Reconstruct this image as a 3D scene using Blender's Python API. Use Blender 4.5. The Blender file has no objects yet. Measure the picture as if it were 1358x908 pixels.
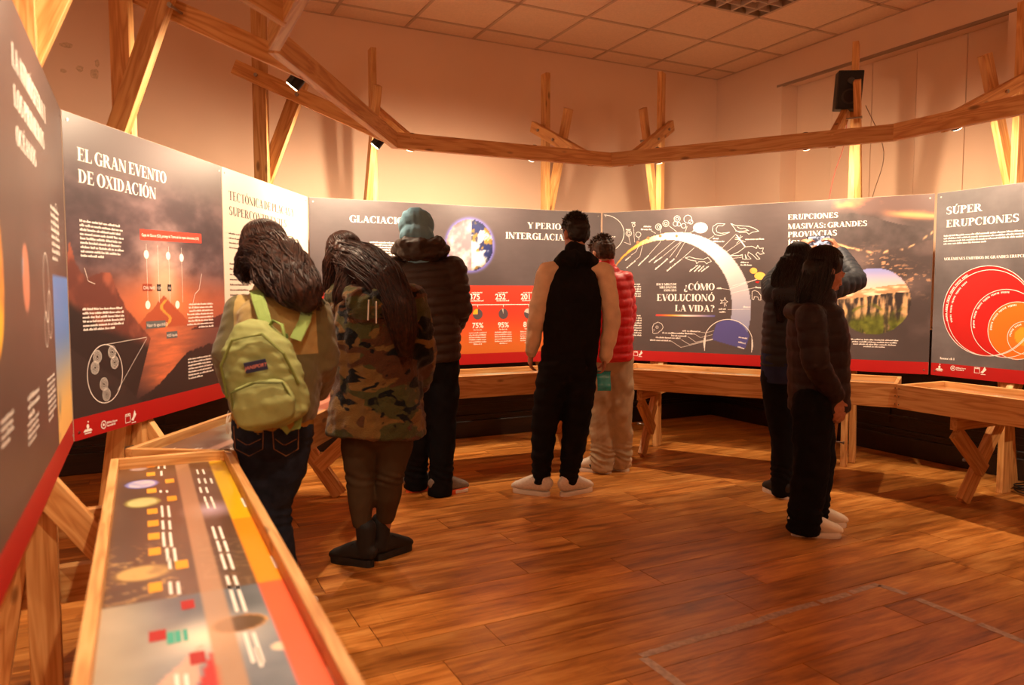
import bpy, bmesh, math, random
import numpy as np
from mathutils import Vector, Matrix, Euler
random.seed(7); np.random.seed(7)
S = bpy.context.scene
COL = S.collection
# ---------------------------------------------------------------- camera, world, exposure
FPX, CAM_Z, PITCH = 985.0, 1.28, math.atan((454-388)/985.0)
cam_d = bpy.data.cameras.new('camera'); cam = bpy.data.objects.new('camera', cam_d); COL.objects.link(cam)
cam_d.sensor_width = 36; cam_d.lens = 36*FPX/1358
cam.location = (0, 0, CAM_Z); cam.rotation_euler = (math.pi/2-PITCH, 0, 0)
cam_d.dof.use_dof = True; cam_d.dof.focus_distance = 4.6; cam_d.dof.aperture_fstop = 2.4
cam_d.clip_start = .02
S.camera = cam
S.view_settings.view_transform = 'Standard'; S.view_settings.look = 'None'
S.view_settings.gamma = 1; S.view_settings.exposure = 0.1; S.view_settings.use_curve_mapping = False
w = bpy.data.worlds.new('world'); S.world = w; w.use_nodes = True
w.node_tree.nodes['Background'].inputs[0].default_value = (1, .5, .24, 1)
w.node_tree.nodes['Background'].inputs[1].default_value = .5
LAMP_COL = (1.0, .735, .49); LAMP_W = 112
FILL_COL = (1.0, .58, .33); FILL_E = 34  # colour and strength of the unseen globes added as fill light

def px_ray(x, y):
    a = (x-679)/FPX; b = -(y-454)/FPX
    return Vector((a, math.cos(PITCH)+b*math.sin(PITCH), -math.sin(PITCH)+b*math.cos(PITCH)))
def px_z(x, y, z):
    r = px_ray(x, y); t = (z-CAM_Z)/r.z
    return Vector((r.x*t, r.y*t, z))

# ---------------------------------------------------------------- helpers
def srgb(r, g, b):
    f = lambda c: (c/255/12.92) if c/255 <= .04045 else ((c/255+.055)/1.055)**2.4
    return (f(r), f(g), f(b), 1)
def link(o, parent=None):
    COL.objects.link(o)
    if parent is not None: o.parent = parent
    return o
def tag(o, label=None, cat=None, group=None, kind=None):
    if label: o['label'] = label
    if cat: o['category'] = cat
    if group: o['group'] = group
    if kind: o['kind'] = kind
    return o
def empty(name, loc=(0, 0, 0), rz=0, label=None, cat=None, group=None, kind=None, mat=None):
    o = bpy.data.objects.new(name, None); o.empty_display_size = .1
    if mat is not None: o.matrix_world = mat
    else: o.location = loc; o.rotation_euler = (0, 0, rz)
    link(o); return tag(o, label, cat, group, kind)
class MB:
    def __init__(s): s.v = []; s.f = []; s.mi = []
    def add(s, vs, fs, m=0):
        n = len(s.v); s.v += [tuple(v) for v in vs]
        s.f += [tuple(i+n for i in f) for f in fs]; s.mi += [m]*len(fs)
        return s
    def box(s, c, d, M=None, m=0):
        hx, hy, hz = d[0]/2, d[1]/2, d[2]/2
        vs = [Vector((c[0]+x*hx, c[1]+y*hy, c[2]+z*hz)) for x in (-1, 1) for y in (-1, 1) for z in (-1, 1)]
        if M is not None: vs = [M @ v for v in vs]
        return s.add(vs, [(0, 1, 3, 2), (4, 6, 7, 5), (0, 4, 5, 1), (2, 3, 7, 6), (0, 2, 6, 4), (1, 5, 7, 3)], m)
    def sweep(s, pts, ra, rb=None, ref=(1, 0, 0), n=14, cap=True, m=0, power=1.0, rnd=True, c0=.9, c1=.9):
        pts = [Vector(p) for p in pts]; k = len(pts)
        ra = list(ra) if hasattr(ra, '__len__') else [ra]*k
        rb = list(rb) if rb is not None and hasattr(rb, '__len__') else (ra if rb is None else [rb]*k)
        T = []
        for i in range(k):
            t = (pts[min(i+1, k-1)]-pts[max(i-1, 0)]); T.append(t.normalized())
        if rnd:   # rounded ends
            P = []; A = []; B = []; TT = []
            for q in (.99, .8, .5, .2):
                P.append(pts[0]-T[0]*min(ra[0], rb[0])*q*c0); c = math.sqrt(max(1e-4, 1-q*q)); A.append(ra[0]*c); B.append(rb[0]*c); TT.append(T[0])
            P += pts; A += ra; B += rb; TT += T
            for q in (.2, .5, .8, .99):
                P.append(pts[-1]+T[-1]*min(ra[-1], rb[-1])*q*c1); c = math.sqrt(max(1e-4, 1-q*q)); A.append(ra[-1]*c); B.append(rb[-1]*c); TT.append(T[-1])
            pts, ra, rb, T = P, A, B, TT; k = len(pts)
        vs = []; refs = [Vector(r) for r in ref] if hasattr(ref[0], '__len__') else None
        ref = Vector(ref) if refs is None else None
        for i in range(k):
            r0 = ref if refs is None else refs[min(max(i-(4 if rnd else 0), 0), len(refs)-1)]
            x = (r0 - T[i]*r0.dot(T[i]))
            if x.length < 1e-4: x = T[i].orthogonal()
            x.normalize(); y = T[i].cross(x)
            for j in range(n):
                a = 2*math.pi*j/n; ca, sa = math.cos(a), math.sin(a)
                if power != 1: ca = math.copysign(abs(ca)**power, ca); sa = math.copysign(abs(sa)**power, sa)
                vs.append(pts[i]+x*(ra[i]*ca)+y*(rb[i]*sa))
        fs = []
        for i in range(k-1):
            for j in range(n):
                a, b = i*n+j, i*n+(j+1) % n
                fs.append((a, b, b+n, a+n))
        if cap: fs.append(tuple(range(n))[::-1]); fs.append(tuple((k-1)*n+j for j in range(n)))
        return s.add(vs, fs, m)
    def ell(s, c, r, M=None, n=16, k=10, m=0):
        vs = []; c = Vector(c)
        for i in range(1, k):
            th = math.pi*i/k
            for j in range(n):
                ph = 2*math.pi*j/n
                p = Vector((r[0]*math.sin(th)*math.cos(ph), r[1]*math.sin(th)*math.sin(ph), r[2]*math.cos(th)))
                vs.append(c+(M @ p if M is not None else p))
        top = Vector((0, 0, r[2])); vs += [c+(M @ top if M is not None else top), c-(M @ top if M is not None else top)]
        fs = []
        for i in range(k-2):
            for j in range(n):
                a, b = i*n+j, i*n+(j+1) % n; fs.append((a, a+n, b+n, b))
        T, Bo = (k-1)*n, (k-1)*n+1
        for j in range(n):
            fs.append((T, j, (j+1) % n)); fs.append((Bo, (k-2)*n+(j+1) % n, (k-2)*n+j))
        return s.add(vs, fs, m)
    def cyl(s, p0, p1, r, r2=None, n=14, m=0):
        return s.sweep([p0, p1], [r, r if r2 is None else r2], n=n, m=m, rnd=False, ref=(0.3, 0.1, 1) if abs((Vector(p1)-Vector(p0)).normalized().z) < .9 else (1, 0, 0))
    def mesh(s, name, smooth=False):
        me = bpy.data.meshes.new(name); me.from_pydata([tuple(v) for v in s.v], [], s.f)
        if s.mi and max(s.mi) > 0: me.polygons.foreach_set('material_index', s.mi)
        if smooth: me.polygons.foreach_set('use_smooth', [True]*len(s.f))
        me.update(); return me
    def build(s, name, mat, parent=None, smooth=False, bevel=0, M=None, fixn=True):
        me = s.mesh(name, smooth)
        if fixn:
            bm = bmesh.new(); bm.from_mesh(me); bmesh.ops.recalc_face_normals(bm, faces=bm.faces); bm.to_mesh(me); bm.free()
        for mm in (mat if isinstance(mat, (list, tuple)) else [mat]): me.materials.append(mm)
        o = bpy.data.objects.new(name, me); link(o, parent)
        if M is not None: o.matrix_basis = M
        if bevel:
            b = o.modifiers.new('bevel', 'BEVEL'); b.width = bevel; b.segments = 2; b.limit_method = 'ANGLE'
        return o
def frame_mat(p, x, up=(0, 0, 1)):
    x = Vector(x).normalized(); z = Vector(up); z = (z-x*z.dot(x)).normalized(); y = z.cross(x)
    M = Matrix.Identity(4)
    for i in range(3): M[i][0] = x[i]; M[i][1] = y[i]; M[i][2] = z[i]; M[i][3] = p[i]
    return M
def beam(name, p0, p1, w, h, up, mat, parent=None, bevel=.003, PM=None):
    """timber from p0 to p1, w across, h along up; grain runs down local x"""
    p0, p1 = Vector(p0), Vector(p1); L = (p1-p0).length
    mb = MB().box((L/2, 0, 0), (L, w, h))
    M = frame_mat(p0, p1-p0, up)
    if PM is not None: M = PM.inverted() @ M
    return mb.build(name, mat, parent, bevel=bevel, M=M)

# ---------------------------------------------------------------- node materials
def newmat(name):
    m = bpy.data.materials.new(name); m.use_nodes = True
    nt = m.node_tree; b = nt.nodes['Principled BSDF']; return m, nt, b
def N(nt, t, **k):
    n = nt.nodes.new(t)
    for a, v in k.items():
        if a.startswith('i_'):
            key = a[2:]; key = int(key) if key.isdigit() else key.replace('_', ' ')
            n.inputs[key].default_value = v
        else: setattr(n, a, v)
    return n
def ramp(nt, stops, interp='LINEAR'):
    r = nt.nodes.new('ShaderNodeValToRGB'); e = r.color_ramp.elements; r.color_ramp.interpolation = interp
    while len(e) > 1: e.remove(e[0])
    e[0].position = stops[0][0]; e[0].color = stops[0][1]
    for p, c in stops[1:]: q = e.new(p); q.color = c
    return r
def plain(name, col, rough=.6, noise=0, nscale=30, bump=0, bscale=200, metal=0, spec=.5, sheen=0, coat=0):
    m, nt, b = newmat(name)
    b.inputs['Base Color'].default_value = col; b.inputs['Roughness'].default_value = rough
    b.inputs['Metallic'].default_value = metal; b.inputs['Specular IOR Level'].default_value = spec
    b.inputs['Sheen Weight'].default_value = sheen; b.inputs['Coat Weight'].default_value = coat
    tc = N(nt, 'ShaderNodeTexCoord')
    if noise:
        n = N(nt, 'ShaderNodeTexNoise', i_Scale=nscale, i_Detail=4.0); nt.links.new(tc.outputs['Object'], n.inputs['Vector'])
        r = ramp(nt, [(.3, tuple(c*(1-noise) for c in col[:3])+(1,)), (.7, tuple(min(1, c*(1+noise)) for c in col[:3])+(1,))])
        nt.links.new(n.outputs['Fac'], r.inputs['Fac']); nt.links.new(r.outputs['Color'], b.inputs['Base Color'])
    if bump:
        n2 = N(nt, 'ShaderNodeTexNoise', i_Scale=bscale, i_Detail=3.0); nt.links.new(tc.outputs['Object'], n2.inputs['Vector'])
        bp = N(nt, 'ShaderNodeBump', i_Strength=bump, i_Distance=.002); nt.links.new(n2.outputs['Fac'], bp.inputs['Height']); nt.links.new(bp.outputs['Normal'], b.inputs['Normal'])
    return m
def wood(name, c0, c1, c2, rough=.5, scale=1.0, knots=True, coat=0, vary=.12):
    m, nt, b = newmat(name); L = nt.links.new
    tc = N(nt, 'ShaderNodeTexCoord'); oi = N(nt, 'ShaderNodeObjectInfo')
    off = N(nt, 'ShaderNodeVectorMath', operation='SCALE'); off.inputs[0].default_value = (37, 19, 53); L(oi.outputs['Random'], off.inputs['Scale'])
    ad = N(nt, 'ShaderNodeVectorMath', operation='ADD'); L(tc.outputs['Object'], ad.inputs[0]); L(off.outputs[0], ad.inputs[1])
    mp = N(nt, 'ShaderNodeMapping'); mp.inputs['Scale'].default_value = (1.1*scale, 14*scale, 14*scale); L(ad.outputs[0], mp.inputs['Vector'])
    n1 = N(nt, 'ShaderNodeTexNoise', i_Scale=1.6, i_Detail=2.0, i_Distortion=.6); L(mp.outputs[0], n1.inputs['Vector'])
    ml = N(nt, 'ShaderNodeMath', operation='MULTIPLY'); ml.inputs[1].default_value = 9; L(n1.outputs['Fac'], ml.inputs[0])
    fr = N(nt, 'ShaderNodeMath', operation='FRACT'); L(ml.outputs[0], fr.inputs[0])
    pp = N(nt, 'ShaderNodeMath', operation='PINGPONG'); pp.inputs[1].default_value = 1; L(ml.outputs[0], pp.inputs[0])
    mp2 = N(nt, 'ShaderNodeMapping'); mp2.inputs['Scale'].default_value = (6*scale, 160*scale, 160*scale); L(ad.outputs[0], mp2.inputs['Vector'])
    n2 = N(nt, 'ShaderNodeTexNoise', i_Scale=1.0, i_Detail=3.0); L(mp2.outputs[0], n2.inputs['Vector'])
    mx = N(nt, 'ShaderNodeMath', operation='MULTIPLY_ADD'); mx.inputs[1].default_value = .62; L(pp.outputs[0], mx.inputs[0])
    m3 = N(nt, 'ShaderNodeMath', operation='MULTIPLY'); m3.inputs[1].default_value = .38; L(n2.outputs['Fac'], m3.inputs[0]); L(m3.outputs[0], mx.inputs[2])
    r = ramp(nt, [(.12, c0), (.5, c1), (.9, c2)]); L(mx.outputs[0], r.inputs['Fac'])
    col = r.outputs['Color']
    if knots:
        mk = N(nt, 'ShaderNodeMapping'); mk.inputs['Scale'].default_value = (3.2, 9, 9); L(ad.outputs[0], mk.inputs['Vector'])
        vo = N(nt, 'ShaderNodeTexVoronoi', i_Scale=1.0); L(mk.outputs[0], vo.inputs['Vector'])
        rk = ramp(nt, [(.0, (.9, .9, .9, 1)), (.07, (.75, .75, .75, 1)), (.13, (0, 0, 0, 1))]); L(vo.outputs['Distance'], rk.inputs['Fac'])
        mix = N(nt, 'ShaderNodeMixRGB'); mix.inputs['Color2'].default_value = tuple(c*.33 for c in c0[:3])+(1,)
        L(rk.outputs['Color'], mix.inputs['Fac']); L(col, mix.inputs['Color1']); col = mix.outputs['Color']
    hs = N(nt, 'ShaderNodeHueSaturation'); mr = N(nt, 'ShaderNodeMapRange'); mr.inputs['To Min'].default_value = 1-vary; mr.inputs['To Max'].default_value = 1+vary
    L(oi.outputs['Random'], mr.inputs['Value']); L(mr.outputs[0], hs.inputs['Value']); L(col, hs.inputs['Color']); L(hs.outputs['Color'], b.inputs['Base Color'])
    b.inputs['Roughness'].default_value = rough; b.inputs['Coat Weight'].default_value = coat; b.inputs['Coat Roughness'].default_value = .3
    bp = N(nt, 'ShaderNodeBump', i_Strength=.15, i_Distance=.001); L(mx.outputs[0], bp.inputs['Height']); L(bp.outputs['Normal'], b.inputs['Normal'])
    return m
PINE = wood('pine', (.46, .185, .048, 1), (.62, .31, .10, 1), (.71, .40, .155, 1), .5)
PLANK = wood('laminate_plank', (.17, .045, .012, 1), (.34, .105, .026, 1), (.47, .165, .045, 1), .34, .8, knots=False, vary=.28)
def plank_mat():
    m, nt, b = newmat('laminate_plank'); L = nt.links.new; tc = N(nt, 'ShaderNodeTexCoord'); oi = N(nt, 'ShaderNodeObjectInfo')
    off = N(nt, 'ShaderNodeVectorMath', operation='SCALE'); off.inputs[0].default_value = (37, 19, 53); L(oi.outputs['Random'], off.inputs['Scale'])
    ad = N(nt, 'ShaderNodeVectorMath', operation='ADD'); L(tc.outputs['Object'], ad.inputs[0]); L(off.outputs[0], ad.inputs[1])
    mp = N(nt, 'ShaderNodeMapping'); mp.inputs['Scale'].default_value = (1.6, 9, 9); L(ad.outputs[0], mp.inputs[0])
    n1 = N(nt, 'ShaderNodeTexNoise', i_Scale=1.5, i_Detail=8.0, i_Roughness=.62, i_Distortion=.4); L(mp.outputs[0], n1.inputs[0])
    mp2 = N(nt, 'ShaderNodeMapping'); mp2.inputs['Scale'].default_value = (3, 60, 60); L(ad.outputs[0], mp2.inputs[0]); n2 = N(nt, 'ShaderNodeTexNoise', i_Scale=1.0, i_Detail=4.0); L(mp2.outputs[0], n2.inputs[0])
    # laminate strips: three strips across each plank, broken at random lengths
    sp = N(nt, 'ShaderNodeTexBrick', i_Scale=1.0); sp.inputs['Brick Width'].default_value = .42; sp.inputs['Row Height'].default_value = .096; sp.inputs['Mortar Size'].default_value = .0008; sp.inputs['Color1'].default_value = (.35, .35, .35, 1); sp.inputs['Color2'].default_value = (.65, .65, .65, 1); sp.inputs['Mortar'].default_value = (.1, .1, .1, 1); sp.offset = .37
    sh = N(nt, 'ShaderNodeVectorMath', operation='ADD'); sh.inputs[1].default_value = (.3, .096, 0); L(tc.outputs['Object'], sh.inputs[0]); L(sh.outputs[0], sp.inputs[0])
    a = N(nt, 'ShaderNodeMath', operation='MULTIPLY_ADD'); a.inputs[1].default_value = .62; L(n1.outputs['Fac'], a.inputs[0])
    q = N(nt, 'ShaderNodeMath', operation='MULTIPLY'); q.inputs[1].default_value = .20; L(n2.outputs['Fac'], q.inputs[0]); L(q.outputs[0], a.inputs[2])
    a2 = N(nt, 'ShaderNodeMath', operation='MULTIPLY_ADD'); a2.inputs[1].default_value = .22; L(sp.outputs['Color'], a2.inputs[0]); L(a.outputs[0], a2.inputs[2])
    r = ramp(nt, [(.36, (.19, .050, .008, 1)), (.50, (.50, .180, .032, 1)), (.64, (.74, .34, .085, 1))]); L(a2.outputs[0], r.inputs[0])
    hs = N(nt, 'ShaderNodeHueSaturation'); mr = N(nt, 'ShaderNodeMapRange'); mr.inputs['To Min'].default_value = .78; mr.inputs['To Max'].default_value = 1.18; L(oi.outputs['Random'], mr.inputs[0]); L(mr.outputs[0], hs.inputs['Value']); L(r.outputs[0], hs.inputs['Color']); L(hs.outputs[0], b.inputs['Base Color'])
    rr = N(nt, 'ShaderNodeMapRange'); rr.inputs['To Min'].default_value = .24; rr.inputs['To Max'].default_value = .46; L(n1.outputs['Fac'], rr.inputs[0]); L(rr.outputs[0], b.inputs['Roughness'])
    return m
PLANK = plank_mat()
DARKWOOD = wood('dark_varnished_wood', (.010, .005, .004, 1), (.018, .008, .006, 1), (.026, .011, .008, 1), .35, 1, knots=False)
STEEL = plain('galvanised_steel', (.35, .33, .3, 1), .35, metal=1)
BLACK = plain('black_plastic', (.012, .012, .013, 1), .45)
WALLM = plain('wall_paint', (.77, .54, .385, 1), .75, noise=.035, nscale=1.3, bump=.12, bscale=40)
TILEM = plain('ceiling_tile', (.80, .58, .42, 1), .95, noise=.05, nscale=60, bump=.5, bscale=160)
GRIDM = plain('ceiling_grid', (.55, .38, .26, 1), .6)
# ---------------------------------------------------------------- the room
K = Vector((2.11, 7.80, 0)); E1 = Vector((-.8934, -.4493, 0)); E2 = Vector((.4493, -.8934, 0))
RM = Matrix.Identity(4)
for i in range(3): RM[i][0] = E1[i]; RM[i][1] = E2[i]; RM[i][3] = K[i]
RX, RY, CH = 9.4, 10.2, 3.46
def struct(name, mb, mat, parent=None, **k):
    o = mb.build(name, mat, parent, M=RM if parent is None else None, **k)
    if parent is None: o['kind'] = 'structure'
    return o
def room_pt(x, y, z=0): return RM @ Vector((x, y, z))
floor = struct('floor', MB().box((RX/2, RY/2, -.06), (RX+.3, RY+.3, .10)), DARKWOOD)
# planks (one part each, shared meshes): run along the back wall
PW, PL = .192, 1.28
pm = []
for q in (1.0, .62):
    mb = MB().box((0, 0, -.006), (PL*q-.003, PW-.003, .012)); me = mb.mesh('plank'); me.materials.append(PLANK); pm.append((PL*q, me))
rng = random.Random(3); y = PW/2+.02; cnt = 0; far = MB()
rows = int((RY-.1)/PW)
for r in range(rows):
    x = -rng.random()*PL
    while x < RX:
        Lq, me = pm[0] if rng.random() < .8 else pm[1]
        cx = x+Lq/2
        if cx-Lq/2 < RX and cx+Lq/2 > 0:
            p = room_pt(cx, y)
            vis = p.y > 1.0 and abs(p.x) < .75*p.y+.9
            if cx+Lq/2 > RX or cx-Lq/2 < 0:
                a, b = max(0, cx-Lq/2), min(RX, cx+Lq/2)
                if b-a > .02: far.box(((a+b)/2, y, -.006), (b-a-.003, PW-.003, .012))
            elif vis and cnt < 290:
                o = bpy.data.objects.new('plank', me); link(o, floor); o.location = (cx, y, rng.uniform(-.0006, 0)); cnt += 1
            else: far.box((cx, y, -.006), (Lq-.003, PW-.003, .012))
        x += Lq
    y += PW
fp = far.build('plank', PLANK, floor); fp['kind'] = 'stuff'
# walls; the right-hand wall has a closed window recess
struct('wall_back', MB().box((RX/2, -.15, CH/2), (RX+.6, .3, CH)), WALLM)
w0, w1, wz0, wz1, wd = .87, 2.88, 1.0, 3.21, .2
mb = MB()
mb.box((-.15, w0/2-.15, CH/2), (.3, w0+.3, CH)); mb.box((-.15, (w1+RY)/2, CH/2), (.3, RY-w1, CH))
mb.box((-.15, (w0+w1)/2, wz0/2), (.3, w1-w0, wz0)); mb.box((-.15, (w0+w1)/2, (wz1+CH)/2), (.3, w1-w0, CH-wz1))
struct('wall_right', mb, WALLM)
win = empty('window_1', kind='structure', mat=RM)
BLIND = plain('closed_shutter', (.76, .52, .35, 1), .7)
for i in range(5):
    a = w0+(w1-w0)*i/5; b = w0+(w1-w0)*(i+1)/5
    MB().box((-wd-.012+(.004 if i % 2 else 0), (a+b)/2, (wz0+wz1)/2), (.03, b-a-.004, wz1-wz0)).build('shutter_panel', BLIND, win, bevel=.003)
MB().box((-.012-wd/2*0, (w0+w1)/2, wz1-.012), (.03, w1-w0+.12, .02)).build('curtain_rail', plain('dusty_rail', (.30, .2, .14, 1), .6), win)
struct('wall_left', MB().box((RX+.15, RY/2, CH/2), (.3, RY+.6, CH)), WALLM)
struct('wall_front', MB().box((RX/2, RY+.15, CH/2), (RX+.6, .3, CH)), WALLM)
# dark wainscot and skirting
WH = .98
mb = MB(); mb.box((RX/2, .012, WH/2), (RX, .024, WH)); mb.box((RX/2, .022, WH), (RX, .044, .035)); struct('trim_1', mb, DARKWOOD)
mb = MB()
for k in range(9): mb.box((.55+k*1.06, .03, .55), (.9, .014, .62))
mb.box((RX/2, .03, .19), (RX, .03, .02)); mb.box((RX/2, .03, .30), (RX, .022, .02))
struct('trim_2', mb, DARKWOOD, bevel=.004)
struct('baseboard_back', MB().box((RX/2, .03, .075), (RX, .03, .15)), DARKWOOD, bevel=.006)
mb = MB(); mb.box((.012, RY/2, WH/2), (.024, RY, WH)); mb.box((.022, RY/2, WH), (.044, RY, .035)); struct('trim_3', mb, DARKWOOD)
mb = MB()
for k in range(9): mb.box((.03, .6+k*1.06, .55), (.014, .9, .62))
mb.box((.03, RY/2, .19), (.03, RY, .02)); mb.box((.03, RY/2, .30), (.022, RY, .02))
struct('trim_4', mb, DARKWOOD, bevel=.004)
struct('baseboard_right', MB().box((.03, RY/2, .075), (.03, RY, .15)), DARKWOOD, bevel=.006)
# suspended ceiling: slab, T-grid and lay-in tiles
T = .61; ox, oy = .30, .265
ceil = struct('ceiling', MB().box((RX/2, RY/2, CH+.12), (RX+.6, RY+.6, .1)), TILEM)
xs = [0]+[ox+T*i for i in range(int((RX-ox)/T)+1)]+[RX]; ys = [0]+[oy+T*i for i in range(int((RY-oy)/T)+1)]+[RY]
mb = MB()
for x in xs: mb.box((x, RY/2, CH+.004), (.024, RY, .010))
for y in ys: mb.box((RX/2, y, CH+.0035), (RX, .024, .009))
mb.build('ceiling_grid', GRIDM, ceil)
lamp_cells = {(2, 3), (2, 4), (8, 3), (8, 4), (2, 10), (2, 11), (8, 10), (8, 11)}
shared = {}; ntile = 0; rest = MB()
for i in range(len(xs)-1):
    for j in range(len(ys)-1):
        if (i, j) in lamp_cells: continue
        dx, dy = xs[i+1]-xs[i]-.004, ys[j+1]-ys[j]-.004
        if dx < .03 or dy < .03: continue
        cx, cy = (xs[i]+xs[i+1])/2, (ys[j]+ys[j+1])/2
        if cy < 6.5 and ntile < 200:
            key = (round(dx, 3), round(dy, 3))
            if key not in shared:
                me = MB().box((0, 0, .012), (dx, dy, .012)).mesh('ceiling_tile'); me.materials.append(TILEM); shared[key] = me
            o = bpy.data.objects.new('ceiling_tile', shared[key]); link(o, ceil); o.location = (cx, cy, CH); ntile += 1
        else: rest.box((cx, cy, CH+.012), (dx, dy, .012))
q = rest.build('ceiling_tile', TILEM, ceil); q['kind'] = 'stuff'
LOUV = plain('lamp_louvre', (.55, .44, .36, 1), .5); LHOUSE = plain('lamp_housing', (.30, .23, .18, 1), .6)
def troffer(i, j, label):
    t = empty('ceiling_light', mat=RM @ Matrix.Translation((xs[i], ys[j], CH)), label=label, cat='ceiling light', group='recessed louvre ceiling lights')
    m = MB(); W, Lh = T, 2*T
    m.box((W/2, Lh/2, .085), (W-.02, Lh-.02, .01))
    for a in (0.01, W-.01): m.box((a, Lh/2, .045), (.012, Lh-.01, .09))
    for a in (0.01, Lh-.01): m.box((W/2, a, .045), (W-.01, .012, .09))
    m.build('housing', LHOUSE, t)
    for k in range(1, 4): MB().box((W*k/4, Lh/2, .02), (.014, Lh-.03, .05)).build('louvre', LOUV, t)
    for k in range(1, 10): MB().box((W/2, Lh*k/10, .022), (W-.03, .010, .045)).build('louvre', LOUV, t)
    for k in range(4): MB().cyl((W*(k+.5)/4, .06, .062), (W*(k+.5)/4, Lh-.06, .062), .013).build('tube', LHOUSE, t)
troffer(2, 3, 'switched-off recessed louvre light in the tiled ceiling near the far corner')
# ---------------------------------------------------------------- the polygon of panels
PP = [Vector((-.575, .604)), Vector((-1.665, 2.788)), Vector((-1.441, 5.302)), Vector((.761, 6.355)), Vector((2.890, 5.114)), Vector((3.947, 2.915))]
PB, PT = .715, 1.955
class Seg: pass
SEG = []
for i in range(5):
    s = Seg(); a, b = PP[i], PP[i+1]; s.a, s.b = a, b; s.L = (b-a).length; s.d = (b-a).normalized(); s.n = Vector((s.d.y, -s.d.x)); SEG.append(s)
    s.pt = (lambda u, off, z, s=s: Vector((s.a.x+s.d.x*u+s.n.x*off, s.a.y+s.d.y*u+s.n.y*off, z)))
    M = Matrix.Identity(4)      # local x along the panel, y up, z into the room
    for k in range(2): M[k][0] = s.d[k]; M[k][2] = s.n[k]; M[k][3] = s.a[k]
    M[0][1] = M[1][1] = 0; M[2][1] = 1; M[2][2] = 0; M[2][0] = 0; M[2][3] = PB
    s.M = M
def puv(i, x, y):
    """point of panel plane i seen at photo position (x, y) -> (u, v) in metres on the panel"""
    s = SEG[i]; r = px_ray(x, y); n = Vector((s.n.x, s.n.y, 0)); A = Vector((s.a.x, s.a.y, PB))
    t = (A-Vector((0, 0, CAM_Z))).dot(n)/r.dot(n); p = Vector((0, 0, CAM_Z))+r*t-A
    return (p.x*s.d.x+p.y*s.d.y, p.z)
# timber trestle frames behind and under every panel
BOLT = STEEL
fr_lab = {}
def timber_frame(i, u, side, label):
    """side=+1: outer struts lie towards the end of the panel with larger u"""
    s = SEG[i]; base = s.pt(u, -.06, 0)
    t = empty('timber_frame', base, 0, label, 'wooden frame', 'pine trestle frames round the ring')
    PM = Matrix.Translation(base); up2 = Vector((s.n.x, s.n.y, 0)); sd = Vector((s.d.x, s.d.y, 0))
    def bm_(name, u0, z0, u1, z1, v, w=.042, h=.088, up=None):
        a = s.pt(u+v, u0, z0); b = s.pt(u+v, u1, z1)
        upv = up if up is not None else sd.cross(b-a)
        return beam(name, a, b, w, h, upv, PINE, t, PM=PM)
    bm_('post', -.06, 0, -.06, 3.06, 0)
    bm_('upper_strut', -.250, 1.52, .242, 2.72, side*.044)
    bm_('arm', -.20, 2.66, .735, 2.235, -side*.044)
    bm_('front_leg', .42, 0.012, -.13, .80, -side*.044)
    bm_('rear_leg', -.215, .012, -.085, .80, side*.044)
    bm_('table_bracket', -.10, .515, .48 if i == 0 else .60, .515, side*.088 if i == 0 else -side*.088)
    if i == 0: bm_('tie_board', -.34, .325, .34, .325, side*.06, w=.042, h=.12)
    bm_('brace', .575, .458, .30, .20, -side*.088 if i else 0)
    for (uu, zz, v0, v1) in ((-.055, 2.60, -side*.075, side*.03), (.20, 2.478, -side*.075, side*.07), (-.06, .60, -side*.07, side*.06), (.12, .515, -side*.115, side*.03), (.30, .24, -side*.072, side*.03), (-.06, 1.62, -.03, .075*side)):
        a = s.pt(u+v0, uu, zz); b = s.pt(u+v1, uu, zz); mb = MB().cyl(a-base, b-base, .006)
        d = (b-a).normalized()
        mb.cyl(a-base-d*.006, a-base+d*.003, .012, n=6); mb.cyl(b-base-d*.003, b-base+d*.008, .011, n=6)
        mb.build('bolt', BOLT, t)
labs = ['panel about the first oceans', 'panel with the red sunset lake', 'panel about glaciations', 'panel about how life evolved', 'panel about super eruptions']
for i, s in enumerate(SEG):
    L = s.L
    us = [.49, 1.93] if i else [L-1.95, L-.50]
    for k, u in enumerate(us):
        if i == 1: u = (.49, 1.90)[k]
        if (i, k) == (4, 1): continue
        timber_frame(i, u, -1 if k == 0 else 1, 'pine trestle frame at the %s end of the %s' % (('left', 'right')[k], labs[i]))
# ring beam on the arms
RO, RZ0, RH = .75, 2.2, .10
def inter(i, off):
    s0, s1 = SEG[i-1], SEG[i]
    p0 = s0.a+s0.n*off; p1 = s1.a+s1.n*off; D = s0.d.x*s1.d.y-s0.d.y*s1.d.x
    t = ((p1.x-p0.x)*s1.d.y-(p1.y-p0.y)*s1.d.x)/D; return p0+s0.d*t
offc = RO-.021
RC = [SEG[0].a+SEG[0].n*offc-SEG[0].d*.3]+[inter(i, offc) for i in range(1, 5)]+[SEG[4].b+SEG[4].n*offc]
rb = empty('ring_beam', (RC[3].x, RC[3].y, RZ0), 0, 'polygonal pine ring beam carried overhead on the arms of the trestle frames', 'wooden beam')
def mitre(name, a, b, z0, h, w, parent, ea=0, eb=0):
    a = Vector((a.x, a.y, z0+h/2)); b = Vector((b.x, b.y, z0+h/2)); d = (b-a).normalized(); a = a-d*ea; b = b+d*eb
    return beam(name, a, b, w, h, (0, 0, 1), PINE, parent, PM=Matrix.Translation((RC[3].x, RC[3].y, RZ0)))
for i in range(5):
    mitre('beam', RC[i], RC[i+1], RZ0+(.0008*i), RH, .042, rb, .0 if i else 0, .012 if i != 0 else -.03)
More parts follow.
